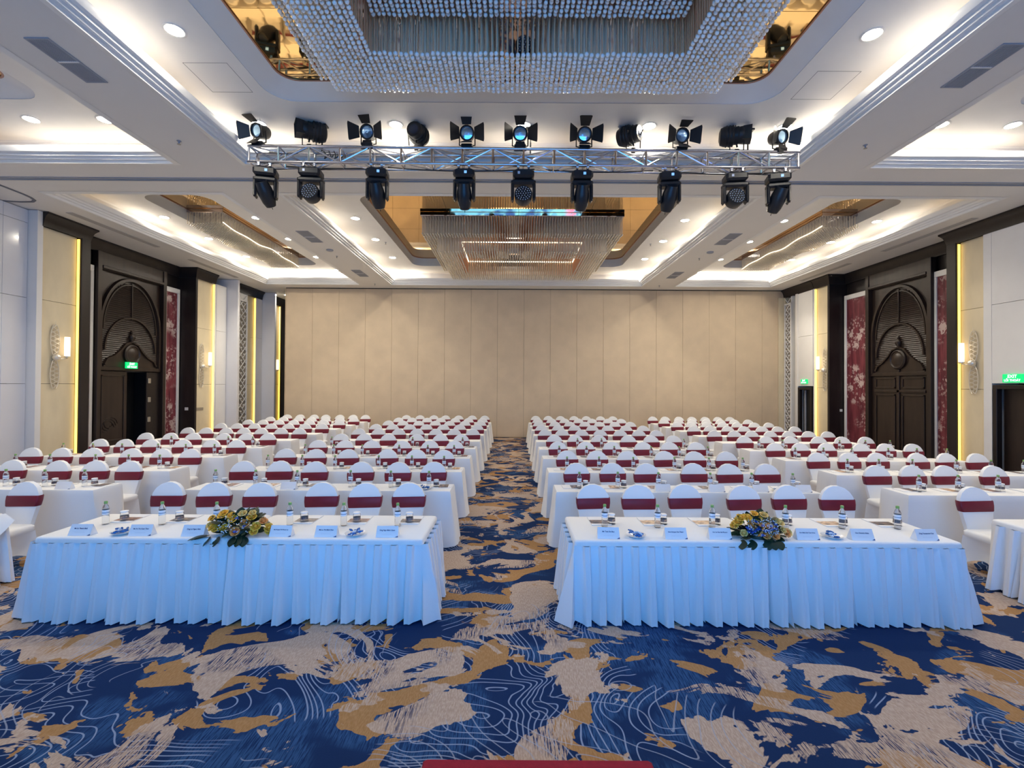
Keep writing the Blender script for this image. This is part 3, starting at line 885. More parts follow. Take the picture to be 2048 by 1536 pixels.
def wall_plate(name, label, cat, loc, dims, material):
    x, y, z = loc
    a, b, c = dims
    tag(MB().bbox(-a / 2, a / 2, -b / 2, b / 2, -c / 2, c / 2, 0.003).build(name, material, None, smooth=False, loc=loc), label, cat)
wall_plate('wall_switch', 'white switch plate on the dark column of the left wall', 'switch', (LS - 0.28, 16.545, 1.30), (0.12, 0.015, 0.10), 'switch_white')
wall_plate('wall_switch', 'white switch plate on the dark column of the right wall', 'switch', (RS + 0.42, 16.995, 1.36), (0.09, 0.015, 0.09), 'switch_white')
wall_plate('wall_plate', 'grey control plate low on the left beige panel', 'switch', (LS - 0.095, 16.95, 1.28), (0.015, 0.40, 0.10), 'plate_grey')

# stage behind the camera, its red-carpeted steps and the LED wall that lights the front tables
def build_stage():
    st = thing('stage', 'low black stage under the photographer, below the frame', 'stage')
    MB().bbox(-6.5, 6.5, Y0 + 0.02, 1.85, 0, 0.60, 0.01).build('platform', 'stage_black', st, smooth=False)
    stp = thing('stage_steps', 'red carpeted stage step at the bottom edge of the photo', 'steps')
    MB().bbox(-0.48, 0.74, 1.86, 2.20, 0.0, 0.40, 0.012).build('step', 'red_carpet', stp, smooth=False)
    MB().bbox(-0.47, 0.75, 2.205, 2.565, 0.0, 0.20, 0.012).build('step', 'red_carpet', stp, smooth=False)
    sw = thing('led_wall', 'blue LED video wall behind the photographer, seen mirrored in gold', 'screen', (0.15, -2.9, 0.605))
    MB().box(-4.1, 4.1, 0.0, 0.02, 0.15, 4.75).build('picture', 'screen', sw, smooth=False)
    fr = MB()
    fr.box(-4.2, 4.2, -0.12, -0.01, 0.0, 4.85)
    fr.build('cabinet', 'black_metal', sw, smooth=False)
build_stage()

# ------------------------------------------------------------------ chandeliers
def strands(pts, ztop, zbot, r, lst):
    pass

def chandelier(label, cx, y0, y1, hx, zb, pitch, br, ball_parts, rod_r, name='crystal_chandelier'):
    ZR_ = ZRF if y0 < 9 else ZR
    t = thing(name, label, 'chandelier', (cx, (y0 + y1) / 2, zb), 0)
    cy = (y0 + y1) / 2
    hy = (y1 - y0) / 2
    top = ZR_ - 0.10 - zb
    can = MB()
    can.bbox(-hx - 0.40, hx + 0.40, -hy - 0.40, hy + 0.40, top, ZR_ - 0.003 - zb, 0.008)
    can.build('canopy', 'mirror_clear', t, smooth=False)
    ix, iy = hx - 0.66, hy - 0.72
    balls, rods_in, rods_out = [], MB(), MB()
    nx, ny = int(2 * (hx + 0.42) / pitch), int(2 * (hy + 0.42) / pitch)
    rng = random.Random(3)
    for i in range(nx + 1):
        for j in range(ny + 1):
            x = -hx - 0.42 + 2 * (hx + 0.42) * i / nx
            y = -hy - 0.42 + 2 * (hy + 0.42) * j / ny
            if abs(x) > hx + 0.36 or abs(y) > hy + 0.36: continue
            if abs(x) < ix and abs(y) < iy: z, k = 0.42, 0          # raised hollow in the middle
            elif abs(x) < hx and abs(y) < hy: z, k = 0.0, 1         # lower tier
            else: z, k = 0.40, 2                                    # outer tier
            z += rng.uniform(-0.012, 0.012)
            xx, yy = x + rng.uniform(-0.004, 0.004), y + rng.uniform(-0.004, 0.004)
            balls.append((xx, yy, z))
            edge = (k == 1 and (hx - abs(x) < pitch * 1.5 or hy - abs(y) < pitch * 1.5 or (abs(x) < ix + pitch * 1.6 and abs(y) < iy + pitch * 1.6)))
            outer = k == 2 and (hx + 0.36 - abs(x) < pitch * 1.5 or hy + 0.36 - abs(y) < pitch * 1.5)
            mb = rods_in if (abs(x) < ix + pitch * 1.6 and abs(y) < iy + pitch * 1.6) else rods_out
            mb.tube((xx, yy, z + br * 0.8), (xx, yy, top), rod_r if (edge or outer) else rod_r * 0.7, n=4, caps=False)
    o = rods_in.build('glass_rods', 'rod_glass', t)
    o['kind'] = 'stuff'
    o = rods_out.build('glass_strands', 'rod_clear', t)
    o['kind'] = 'stuff'
    # crystals: the ones that show largest are parts, the rest one joined part
    balls.sort(key=lambda b: (b[0]) ** 2 + (b[1] + cy) ** 2)
    if ball_parts:
        vis = [b for b in balls if (4.4 + b[2] * 0.9) / max(0.1, (b[1] + cy)) < 0.86 and b[2] < 0.2]
        near = vis[:ball_parts]
        ns = set(near)
        me = MB().ball((0, 0, 0), br, 10, 7).mesh('crystal_ball', 'crystal')
        for b in near: link('crystal_ball', me, t, b)
        balls = [b for b in balls if b not in ns]
    rest = MB()
    for b in balls: rest.ball(b, br, 7 if ball_parts else 5, 5 if ball_parts else 3)
    o = rest.build('crystal_balls', 'crystal' if ball_parts else 'crystal_warm', t, angle=180)
    o['kind'] = 'stuff'
    # thin light line round the hollow
    m = MB()
    for (a0, a1, b0, b1) in ((-ix - 0.02, ix + 0.02, iy, iy + 0.02), (-ix - 0.02, ix + 0.02, -iy - 0.02, -iy), (-ix - 0.02, -ix, -iy, iy), (ix, ix + 0.02, -iy, iy)):
        m.box(a0, a1, b0, b1, 0.46, 0.49)
    if not ball_parts: m.build('light_line', 'chandelier_led', t, smooth=False)
    return t
chandelier('great crystal chandelier over the front of the hall, cut by the top edge', 0.15, 2.57, 6.23, 2.50, 6.07, 0.062, 0.026, 300, 0.006)
chandelier('tiered crystal chandelier over the rear of the hall', 0.22, 13.72, 17.42, 2.48, 6.07, 0.075, 0.024, 0, 0.0075)

def long_chandelier(label, cx, y0, y1, hx, zb):
    t = thing('crystal_chandelier', label, 'chandelier', (cx, (y0 + y1) / 2, zb), 0)
    hy = (y1 - y0) / 2
    top = ZR - 0.10 - zb
    MB().bbox(-hx - 0.02, hx + 0.02, -hy - 0.02, hy + 0.02, top, ZR - 0.003 - zb, 0.006).build('canopy', 'mirror_clear', t, smooth=False)
    rods, balls = MB(), MB()
    nx, ny = int(2 * hx / 0.075), int(2 * hy / 0.075)
    for i in range(nx + 1):
        for j in range(ny + 1):
            x, y = -hx + 2 * hx * i / nx, -hy + 2 * hy * j / ny
            z = 0.03 * math.sin(y * 2.1 + x) + 0.02 * math.sin(y * 4.3)
            edge = i in (0, nx) or j in (0, ny)
            if edge or (i + j) % 2 == 0: rods.tube((x, y, z), (x, y, top), 0.011 if edge else 0.007, n=3, caps=False)
            balls.ball((x, y, z), 0.022, 5, 3)
    o = rods.build('glass_strands', 'rod_clear', t)
    o['kind'] = 'stuff'
    o = balls.build('crystal_balls', 'crystal_warm', t, angle=180)
    o['kind'] = 'stuff'
    m = MB()
    for x in ((hx + 0.012) if cx < 0 else (-hx - 0.012),):
        m.path([(x, -hy + 2 * hy * i / 40, 0.03 + 0.03 * math.sin((-hy + 2 * hy * i / 40) * 2.1 + x) + 0.02 * math.sin((-hy + 2 * hy * i / 40) * 4.3)) for i in range(41)], 0.010, 4)
    m.build('light_line', 'chandelier_led', t)
    return t
long_chandelier('long crystal chandelier in the left rear ceiling coffer', -8.63, 13.2, 17.85, 0.49, 6.62)
long_chandelier('long crystal chandelier in the right rear ceiling coffer', 9.08, 13.2, 17.85, 0.49, 6.62)

# ------------------------------------------------------------------ ceiling fittings
def downlights():
    def make(label):
        t = thing('downlight', label, 'lamp', (0, 0, 0), 0, 'recessed ceiling downlights')
        MB().lathe([(0.105, 0.0), (0.135, 0.0), (0.14, -0.006), (0.125, -0.012), (0.105, -0.006)], 20, cap0=False, cap1=False).build('trim_ring', 'plaster_white', t)
        MB().lathe([(0.001, -0.004), (0.106, -0.003)], 20, cap0=False, cap1=False).build('diffuser', 'lamp', t)
        return t
    proto = None
    spots = []
    # front centre coffer: along its far end and down both sides
    for i, x in enumerate((-4.49, -2.09, 0.16, 2.35, 4.73)):
        spots.append((x, 8.28, 'downlight over the lighting truss, ' + ('first', 'second', 'middle', 'fourth', 'last')[i] + ' from the left'))
    for sx, x in (('left', -4.40), ('right', 4.60)):
        for k, y in enumerate((6.08, 3.4)):
            spots.append((x, y, 'large downlight on the %s side of the front chandelier, %s' % (sx, ('nearer the truss', 'nearer the stage')[k])))
    for sx, xa, xb in (('left', -8.38, -7.10), ('right', 7.37, 8.62)):
        for x in (xa, xb):
            for k, y in enumerate((8.18, 4.4)):
                spots.append((x, y, 'downlight in the front %s coffer, %s column, %s' % (sx, 'outer' if abs(x) > 7.7 else 'inner', ('at its far end', 'nearer the stage')[k])))
    ys = (13.0, 14.9, 17.0, 19.0 - 0.05)
    nth = ('nearest', 'second', 'third', 'farthest')
    for sx, x in (('left', -4.37), ('right', 4.68)):
        for k, y in enumerate(ys): spots.append((x, y, 'downlight on the %s side of the rear chandelier, %s' % (sx, nth[k])))
    for sx, xi, xo in (('left', -7.09, -9.62), ('right', 7.38, 9.95)):
        for k, y in enumerate(ys):
            spots.append((xi, y, 'downlight on the inner side of the %s long chandelier, %s' % (sx, nth[k])))
            spots.append((xo, y, 'downlight on the outer side of the %s long chandelier, %s' % (sx, nth[k])))
        spots.append(((xi + xo) / 2, ys[3], 'downlight beyond the far end of the %s long chandelier' % sx))
    spots.append((-10.3, 21.5, 'downlight beyond the left end of the folding partition'))
    for x, y, lab in spots:
        z = ZU - 0.001 if y < 20 else ZS - 0.001
        if proto is None:
            proto = make(lab)
            proto.location = (x, y, z)
        else: dup(proto, lab, (x, y, z))
downlights()

def vents():
    def grille(label, x0, x1, y0, y1, slot=False):
        t = thing('slot_diffuser' if slot else 'air_vent', label, 'vent', ((x0 + x1) / 2, (y0 + y1) / 2, ZS), 0, 'slot diffusers' if slot else 'ceiling air vents')
        hx, hy = (x1 - x0) / 2, (y1 - y0) / 2
        fm = MB()
        e = 0.018
        fm.box(-hx, hx, -hy, -hy + e, -0.012, -0.001).box(-hx, hx, hy - e, hy, -0.012, -0.001).box(-hx, -hx + e, -hy + e, hy - e, -0.012, -0.001).box(hx - e, hx, -hy + e, hy - e, -0.012, -0.001)
        fm.build('frame', 'slot_vent' if slot else 'vent_grey', t, smooth=False)
        MB().box(-hx + e, hx - e, -hy + e, hy - e, -0.004, -0.001).build('backing', 'slot_vent' if slot else 'vent_dark', t, smooth=False)
        bl = MB()
        n = 2 if slot else 11
        for i in range(n):
            x = -hx + e + (2 * hx - 2 * e) * (i + 0.5) / n
            bl.box(x - 0.006, x + 0.006, -hy + e, hy - e, -0.010, -0.004)
        bl.build('blades', 'slot_vent' if slot else 'vent_grey', t, smooth=False)
        if not slot: MB().box(-hx + e, hx - e, -0.012, 0.012, -0.014, -0.003).build('divider', 'moulding', t, smooth=False)
    for sx, x0, x1 in (('left', -5.74, -5.45), ('right', 5.69, 5.98)):
        grille('large grey air vent in the %s front ceiling beam' % sx, x0, x1, 5.50, 6.32)
        grille('grey air vent in the %s rear ceiling beam, nearer one' % sx, x0 - 0.02, x1 + 0.02, 12.45, 13.45)
        grille('grey air vent in the %s rear ceiling beam, farther one' % sx, x0 - 0.02, x1 + 0.02, 16.7, 17.7)
    for sx, x0, x1 in (('left', -10.62, -10.46), ('right', 10.82, 10.98)):
        grille('long slot diffuser beside the %s wall, nearer one' % sx, x0, x1, 11.2, 14.0, True)
        grille('long slot diffuser beside the %s wall, farther one' % sx, x0, x1, 15.4, 18.0, True)
    def sprinkler(label, x, y, z):
        t = thing('sprinkler', label, 'sprinkler', (x, y, z), 0, 'ceiling sprinklers')
        MB().lathe([(0.035, 0.0), (0.035, -0.006), (0.012, -0.010), (0.010, -0.05)], 10).build('escutcheon', 'vent_grey', t)
        MB().lathe([(0.028, -0.055), (0.03, -0.058), (0.005, -0.066)], 10).build('deflector', 'plate_grey', t)
    for sx, sg in (('left', -1), ('right', 1)):
        bx = 0.12 + sg * 5.70
        sprinkler('sprinkler head on the %s front beam past the truss' % sx, bx, 7.85, ZS)
        sprinkler('sprinkler head on the %s rear beam' % sx, bx, 14.9, ZS)
        sprinkler('sprinkler head at the far end of the %s rear beam' % sx, bx, 19.0, ZS)
        sprinkler('sprinkler head in the %s rear coffer above the wall' % sx, 0.18 + sg * 8.9, 11.0, ZU)
        sprinkler('sprinkler head beside the %s side of the rear chandelier' % sx, 0.12 + sg * 4.25, 15.2, ZU)
        sprinkler('sprinkler head above the truss, %s of the middle downlight' % sx, 0.12 + sg * 1.72, 8.30, ZU)
        m = MB().lathe([(0.10, 0.0), (0.10, -0.03), (0.07, -0.045)], 14)
        tag(m.build('smoke_detector', 'vent_grey', None, loc=(bx + 0.05, 14.2, ZS)), 'small round smoke detector on the %s rear beam' % sx, 'detector')
vents()

# ------------------------------------------------------------------ lighting truss
TX0, TX1, TY, TZ = -4.62, 4.92, 8.17, 6.005      # front bottom chord
TDY, TH = 0.26, 0.275
TILT = -0.0057
def tz(x): return TZ + TILT * (x - (TX0 + TX1) / 2)
def build_truss():
    t = thing('lighting_truss', 'aluminium box truss carrying stage lights under the ceiling', 'truss', ((TX0 + TX1) / 2, TY, TZ))
    t.rotation_euler = (0, -TILT, 0)
    L = (TX1 - TX0) / 2
    ch = MB().tube((-L, 0, 0), (L, 0, 0), 0.026, n=10).mesh('chord', 'alu')
    for y in (0, TDY):
        for z in (0, TH): link('chord', ch, t, (0, y, z))
    n = 18
    p = 2 * L / n
    post = MB().tube((0, 0, 0.0), (0, 0, TH), 0.020, n=8).mesh('post', 'alu')
    cross = MB().tube((0, 0, 0), (0, TDY, 0), 0.014, n=8).mesh('cross_bar', 'alu')
    for i in range(n + 1):
        x = -L + p * i
        x = min(max(x, -L + 0.02), L - 0.02)
        for y in (0, TDY): link('post', post, t, (x, y, 0))
        for z in (0, TH): link('cross_bar', cross, t, (x, 0, z))
    dg = [MB().tube((-p / 2, 0, 0 if q else TH), (p / 2, 0, TH if q else 0), 0.015, n=6).mesh('diagonal', 'alu') for q in (0, 1)]
    dh = [MB().tube((-p / 2, 0 if q else TDY, 0), (p / 2, TDY if q else 0, 0), 0.011, n=6).mesh('diagonal', 'alu') for q in (0, 1)]
    for i in range(n):
        x = -L + p * (i + 0.5)
        link('diagonal', dg[i % 2], t, (x, 0, 0))
        link('diagonal', dg[(i + 1) % 2], t, (x, TDY, 0))
        link('diagonal', dh[i % 2], t, (x, 0, 0))
        link('diagonal', dh[(i + 1) % 2], t, (x, 0, TH))
    # hangers up to the ceiling
    for x in (-3.55, 0.12, 3.95):
        hg = MB().tube((x, TDY * 0.6, TH), (x, TDY * 0.6, ZU - TZ - 0.03), 0.014, n=6)
        hg.bbox(x - 0.09, x + 0.09, TDY * 0.6 - 0.07, TDY * 0.6 + 0.07, ZU - TZ - 0.04, ZU - TZ - 0.005 + TILT * x * 0, 0.004)
        hg.build('hanger', 'black_metal', t)
    cb = MB()
    for (xa, xb, sag) in ((-4.2, -2.5, 0.03), (-2.4, 0.2, 0.05), (0.3, 2.3, 0.04), (2.4, 4.6, 0.05)):
        cb.path([(xa + (xb - xa) * i / 12, TDY * 0.8, TH * 0.0 + 0.02 - sag * math.sin(PI * i / 12)) for i in range(13)], 0.012, 5)
    for k in range(4): cb.path([(-3.5 + k * 0.09 + 0.02 * math.sin(i), 0.1 + 0.02 * i, TH - 0.02 - 0.10 * math.sin(PI * i / 8)) for i in range(9)], 0.008, 5)
    cb.build('cable', 'black_metal', t)
build_truss()

def clamp(mb, x, y, z, r=0.04):
    mb.lathe([(r, -0.03), (r, 0.03)], 10, (x, y, z), (1, 0, 0))

def par_can(label, x, aim, doors):
    # short can with a lens coloured like the LED wall's reflection and four barn doors, standing on the top front chord
    zc = 0.235
    t = thing('par_light', label, 'stage light', (x, TY + 0.02, tz(x) + TH + 0.026), 0, 'barn-door stage lights on the truss')
    o = Vector((0, -0.02, zc))
    d = Vector((aim, -1.0, -0.30)).normalized()
    body = MB()
    body.lathe([(0.06, -0.22), (0.10, -0.20), (0.118, -0.14), (0.118, -0.02), (0.128, -0.02), (0.128, 0.04), (0.105, 0.05), (0.100, 0.03)], 18, o, d, True, False)
    body.build('can', 'black_metal', t)
    MB().lathe([(0.001, 0.03), (0.05, 0.032), (0.101, 0.022)], 18, o, d, False, False).build('lens', 'lens_reflection_tint', t)
    yk = MB()
    a = Vector((1, 0, 0))
    s_ = (a - d * a.dot(d)).normalized()
    for q in (-1, 1): yk.path([o + s_ * 0.135 * q - d * 0.05, o + s_ * 0.135 * q - d * 0.05 + Vector((0, 0, -0.20)), Vector((0, 0, 0.015)) ], 0.012, 6)
    clamp(yk, 0, 0, 0.0, 0.05)
    yk.bbox(-0.10, 0.10, -0.05, 0.05, -0.01, 0.05, 0.01)
    yk.build('yoke', 'black_metal', t)
    up = s_.cross(d) * -1
    if up.z < 0: up = -up
    def door(c, e, ln, wd0, wd1, open_):
        # trapezoid flap hinged at the rim, leaning out
        n = (e.normalized() * math.sin(open_) + d * math.cos(open_)).normalized()
        side = d.cross(e).normalized()
        h = o + d * 0.045 + e
        pts = [h - side * wd0, h + side * wd0, h + side * wd1 * 0.9 + n * ln * 0.95, h + side * wd1 * 0.7 + n * ln, h - side * wd1 * 0.7 + n * ln, h - side * wd1 * 0.9 + n * ln * 0.95]
        MB().slab(pts, (e.normalized() * 0.006)).build('barn_door', 'black_metal', t, smooth=False)
    r = 0.128
    for nm, e, ln, op in (('t', up * r, doors[0], doors[1]), ('l', -s_ * r, 0.19, doors[2]), ('r', s_ * r, 0.19, doors[3]), ('b', -up * r, 0.16, doors[4])):
        door(o, e, ln, 0.075 if nm in 'tb' else 0.09, 0.12 if nm in 'tb' else 0.165, op)
    return t

pars = [(-4.45, -0.35, (0.18, 0.5, 0.9, 0.75, 0.6)), (-2.55, -0.12, (0.18, 0.9, 0.9, 1.1, 1.25)), (-0.83, 0.0, (0.20, 1.2, 0.8, 1.1, 0.3)), (0.09, 0.0, (0.17, 1.0, 0.8, 1.0, 1.35)),
        (1.20, 0.0, (0.17, 0.9, 0.8, 1.1, 0.35)), (2.88, 0.15, (0.15, 0.55, 1.1, 0.9, 0.5)), (4.60, 0.33, (0.18, 0.8, 1.1, 0.8, 1.1))]
names = ('leftmost', 'second from the left', 'third from the left', 'middle', 'fifth from the left', 'second from the right', 'rightmost')
for (x, a, dd), nm in zip(pars, names):
    par_can('black barn-door spotlight with reflection-tinted blue lens on the truss, %s of seven' % nm, x, a, dd)

def profile_light(label, x, dirx, yaw, hood):
    Z = 1.2
    t = thing('profile_light', label, 'stage light', (x, TY + 0.06, tz(x) + TH + 0.026), 0, 'lensed profile lights on the truss')
    o = Vector((0, 0, 0.28))
    d = Vector((dirx, yaw, -0.06)).normalized()
    b = MB()
    b.lathe([(r_ * Z, z_ * Z) for r_, z_ in ((0.06, -0.24), (0.115, -0.22), (0.135, -0.17), (0.14, -0.05), (0.12, -0.03), (0.125, 0.02), (0.115, 0.03), (0.12, 0.07), (0.105, 0.10))], 16, o, d)
    for k in range(3): b.lathe([(0.142 * Z, -0.18 + 0.05 * k), (0.148 * Z, -0.165 + 0.05 * k), (0.142 * Z, -0.15 + 0.05 * k)], 16, o, d)
    b.build('body', 'black_metal', t)
    h = MB()
    s_ = d.orthogonal().normalized()
    z_ = Vector((0, 0, 1))
    sd = d.cross(z_).normalized()
    up = sd.cross(d)
    q0 = [o + d * 0.09 + sd * a * 0.11 + up * c * 0.11 for a, c in ((-1, -1), (1, -1), (1, 1), (-1, 1))]
    q1 = [p + d * 0.14 + (p - o - d * 0.09) * 0.08 for p in q0]
    if hood:
        h.loft([q0, q1], True, False)
        h.build('hood', 'black_metal', t, smooth=False)
    MB().lathe([(0.001, 0.0), (0.100, -0.006)], 14, o + d * 0.125, d, False, False).build('lens', 'lens_dark', t)
    k = MB()
    k.tube(o + up * 0.12 - d * 0.02, o + up * 0.22 + d * 0.03 * -1, 0.010, n=6).tube(o + up * 0.19 - d * 0.04, o + up * 0.25 - d * 0.06, 0.016, 0.018, 6)
    k.tube(o - up * 0.12, o - up * 0.20 + d * 0.02, 0.014, 0.016, 6)
    k.build('shutter_handle', 'black_metal', t)
    y = MB()
    y.path([o + sd * 0.15 if abs(dirx) < 0.5 else o + Vector((-0.12, -0.15, 0)), Vector((-0.12 if abs(dirx) >= 0.5 else -0.14, -0.02, 0.25)), Vector((-0.12, 0, 0.02)), Vector((0.12, 0, 0.02)), Vector((0.12 if abs(dirx) >= 0.5 else 0.14, -0.02, 0.25)), o + Vector((0.12, -0.15 if abs(dirx) >= 0.5 else 0, 0))], 0.012, 6)
    clamp(y, 0, 0, 0.0, 0.045)
    y.build('yoke', 'black_metal', t)
for x, dx, yw, nm in ((-3.58, -0.9, -0.55, 'aimed left, second light along from the left end'), (-1.72, -0.2, -0.95, 'facing forward, left of the middle'), (2.06, 0.75, -0.6, 'aimed right, right of the middle'), (3.86, 0.95, -0.35, 'aimed right, near the right end')):
    profile_light('black profile spotlight on the truss, ' + nm, x, dx, yw, abs(x) > 3)

def moving_head(label, x, aim, wash, rot):
    t = thing('wash_light' if wash else 'moving_head', label, 'stage light', (x, TY + 0.10, tz(x) - 0.028), rot, 'wash lights under the truss' if wash else 'moving-head lights under the truss')
    c = MB()
    for q in (-0.09, 0.09):
        c.lathe([(0.034, -0.02), (0.034, 0.02)], 10, (q, -0.10, 0.0), (1, 0, 0))
        c.bbox(q - 0.015, q + 0.015, -0.13, 0.05, -0.05, -0.01, 0.004)
        c.tube((q, -0.10, 0.02), (q, -0.10, 0.09), 0.006, n=5)
    c.build('clamp', 'alu', t)
    b = MB()
    b.bbox(-0.185, 0.185, -0.15, 0.15, -0.20, -0.05, 0.035)
    b.build('base', 'black_plastic', t, angle=25)
    dsp = MB().bbox(0.01 if not wash else -0.10, 0.055 if not wash else -0.06, -0.156, -0.149, -0.15, -0.105, 0.002)
    dsp.build('display', 'display' if not wash else 'led_dot', t, smooth=False)
    w_ = 0.215 if wash else 0.19
    zp = -0.47
    y = MB()
    y.bbox(-w_, w_, -0.10, 0.10, -0.30, -0.205, 0.03)
    for q in (-1, 1): y.bbox(q * w_, q * (w_ - 0.055), -0.085, 0.085, zp - 0.10, -0.26, 0.025)
    y.build('yoke', 'black_plastic', t, angle=25)
    o = Vector((0, 0, zp))
    d = Vector(aim).normalized()
    h = MB()
    if wash:
        h.lathe([(0.05, -0.17), (0.10, -0.155), (0.145, -0.10), (0.155, 0.0), (0.155, 0.07), (0.145, 0.085), (0.135, 0.075)], 20, o, d, True, False)
        h.build('head', 'black_plastic', t)
        MB().lathe([(0.001, 0.070), (0.137, 0.0745)], 20, o, d, False, False).build('face_plate', 'dark_void', t)
        le = MB()
        a = Vector((1, 0, 0))
        a = (a - d * a.dot(d)).normalized()
        b_ = d.cross(a)
        for ring, n in ((0, 1), (0.045, 6), (0.085, 12), (0.122, 18)):
            for i in range(n):
                an = 2 * PI * i / max(n, 1) + ring
                le.lathe([(0.010, 0.074), (0.009, 0.084), (0.003, 0.089)], 6, o + (a * math.cos(an) + b_ * math.sin(an)) * ring, d)
        lo = le.build('led_lenses', 'led_dot', t)
        lo['kind'] = 'stuff'
    else:
        h.lathe([(0.05, -0.25), (0.085, -0.235), (0.115, -0.15), (0.13, -0.02), (0.125, 0.06), (0.105, 0.15), (0.10, 0.19), (0.085, 0.195), (0.08, 0.175)], 18, o, d)
        h.build('head', 'black_plastic', t)
        MB().lathe([(0.001, 0.185), (0.05, 0.183), (0.082, 0.172)], 18, o, d, False, False).build('lens', 'lens_dark', t)
        MB().tube(o - d * 0.24, o - d * 0.29, 0.006, n=5).build('safety_pin', 'black_metal', t)
    return t
heads = [(-4.35, 0, (-0.28, -0.55, 0.80), 0.25), (-3.56, 1, (-0.15, -1, 0.22), 0.1), (-2.40, 0, (-0.12, -0.5, 0.86), 0.12), (-0.88, 0, (0.0, -0.45, 0.9), 0.0), (0.15, 1, (0, -1, 0.20), 0.0), (1.17, 0, (0.02, -0.45, 0.9), 0.0),
         (2.70, 0, (0.16, -0.5, 0.86), -0.12), (3.85, 1, (0.18, -1, 0.25), -0.12), (4.60, 0, (0.28, -0.5, 0.85), -0.25)]
hn = ('leftmost', 'second from the left', 'third from the left', 'fourth from the left', 'in the middle', 'fourth from the right', 'third from the right', 'second from the right', 'rightmost')
for (x, wsh, aim, rz), nm in zip(heads, hn):
    moving_head(('round dotted-face wash light hung under the truss, %s of nine' if wsh else 'black moving-head spotlight hung under the truss, %s of nine') % nm, x, aim, wsh, rz)

# ------------------------------------------------------------------ tables
ROWY = [4.46, 6.46, 7.88, 9.33, 10.72, 12.12, 13.60, 15.10, 16.52, 17.95]
BLOCKS = [  # name, inner edge x, direction away from the aisle
    ('left-centre', -0.83, -1), ('right-centre', 0.57, 1), ('far-left', -5.62, -1), ('far-right', 5.29, 1)]
ORD = ('front', 'second', 'third', 'fourth', 'fifth', 'sixth', 'seventh', 'eighth', 'ninth', 'rear')
TH_ = 0.75

def perim(hx, hy, n_long, n_short):
    # points round a rectangle with outward normals, starting front-left, counter-clockwise
    out = []
    for (a, b, nrm, n) in (((-hx, -hy), (hx, -hy), (0, -1), n_long), ((hx, -hy), (hx, hy), (1, 0), n_short), ((hx, hy), (-hx, hy), (0, 1), n_long), ((-hx, hy), (-hx, -hy), (-1, 0), n_short)):
        for i in range(n):
            u = i / n
            out.append((a[0] + (b[0] - a[0]) * u, a[1] + (b[1] - a[1]) * u, nrm, u))
    return out

def box_cloth(seed, exposed):
    # smooth cloth boxed over a 1.8 m table; exposed = +1/-1/0: end that stands free and flares out
    hx, hy = 0.893, 0.24
    rng = random.Random(seed)
    P = perim(hx, hy, 24, 10)
    ph = [rng.uniform(0, 6) for _ in range(4)]
    rings = []
    for t in (0.0, 0.03, 0.12, 0.4, 0.7, 1.0):
        z = TH_ - t * (TH_ - 0.008)
        ring = []
        for (x, y, nrm, u) in P:
            amp = t * (0.012 + 0.010 * math.sin(9 * u + ph[0]) + 0.008 * math.sin(17 * u + ph[1]))
            fl = 0.0
            if nrm[1] != 0: fl = amp + 0.03 * t
            elif exposed and nrm[0] == exposed: fl = amp + 0.05 * t * (0.6 + 0.4 * math.sin(PI * u))
            e = 0.010 if t == 0 else (0.002 if t == 0.03 else 0)
            cx, cy = x + nrm[0] * fl, y + nrm[1] * fl
            # cloth bunches into a soft cone at a free corner
            if exposed and abs(abs(x) - hx) < 0.12 and x * exposed > 0: cx += exposed * 0.035 * t; 
            ring.append((cx - math.copysign(e, x) if abs(x) > 0 else cx, cy - math.copysign(e, y), z))
        rings.append(ring)
    return MB().loft(rings, True, False)

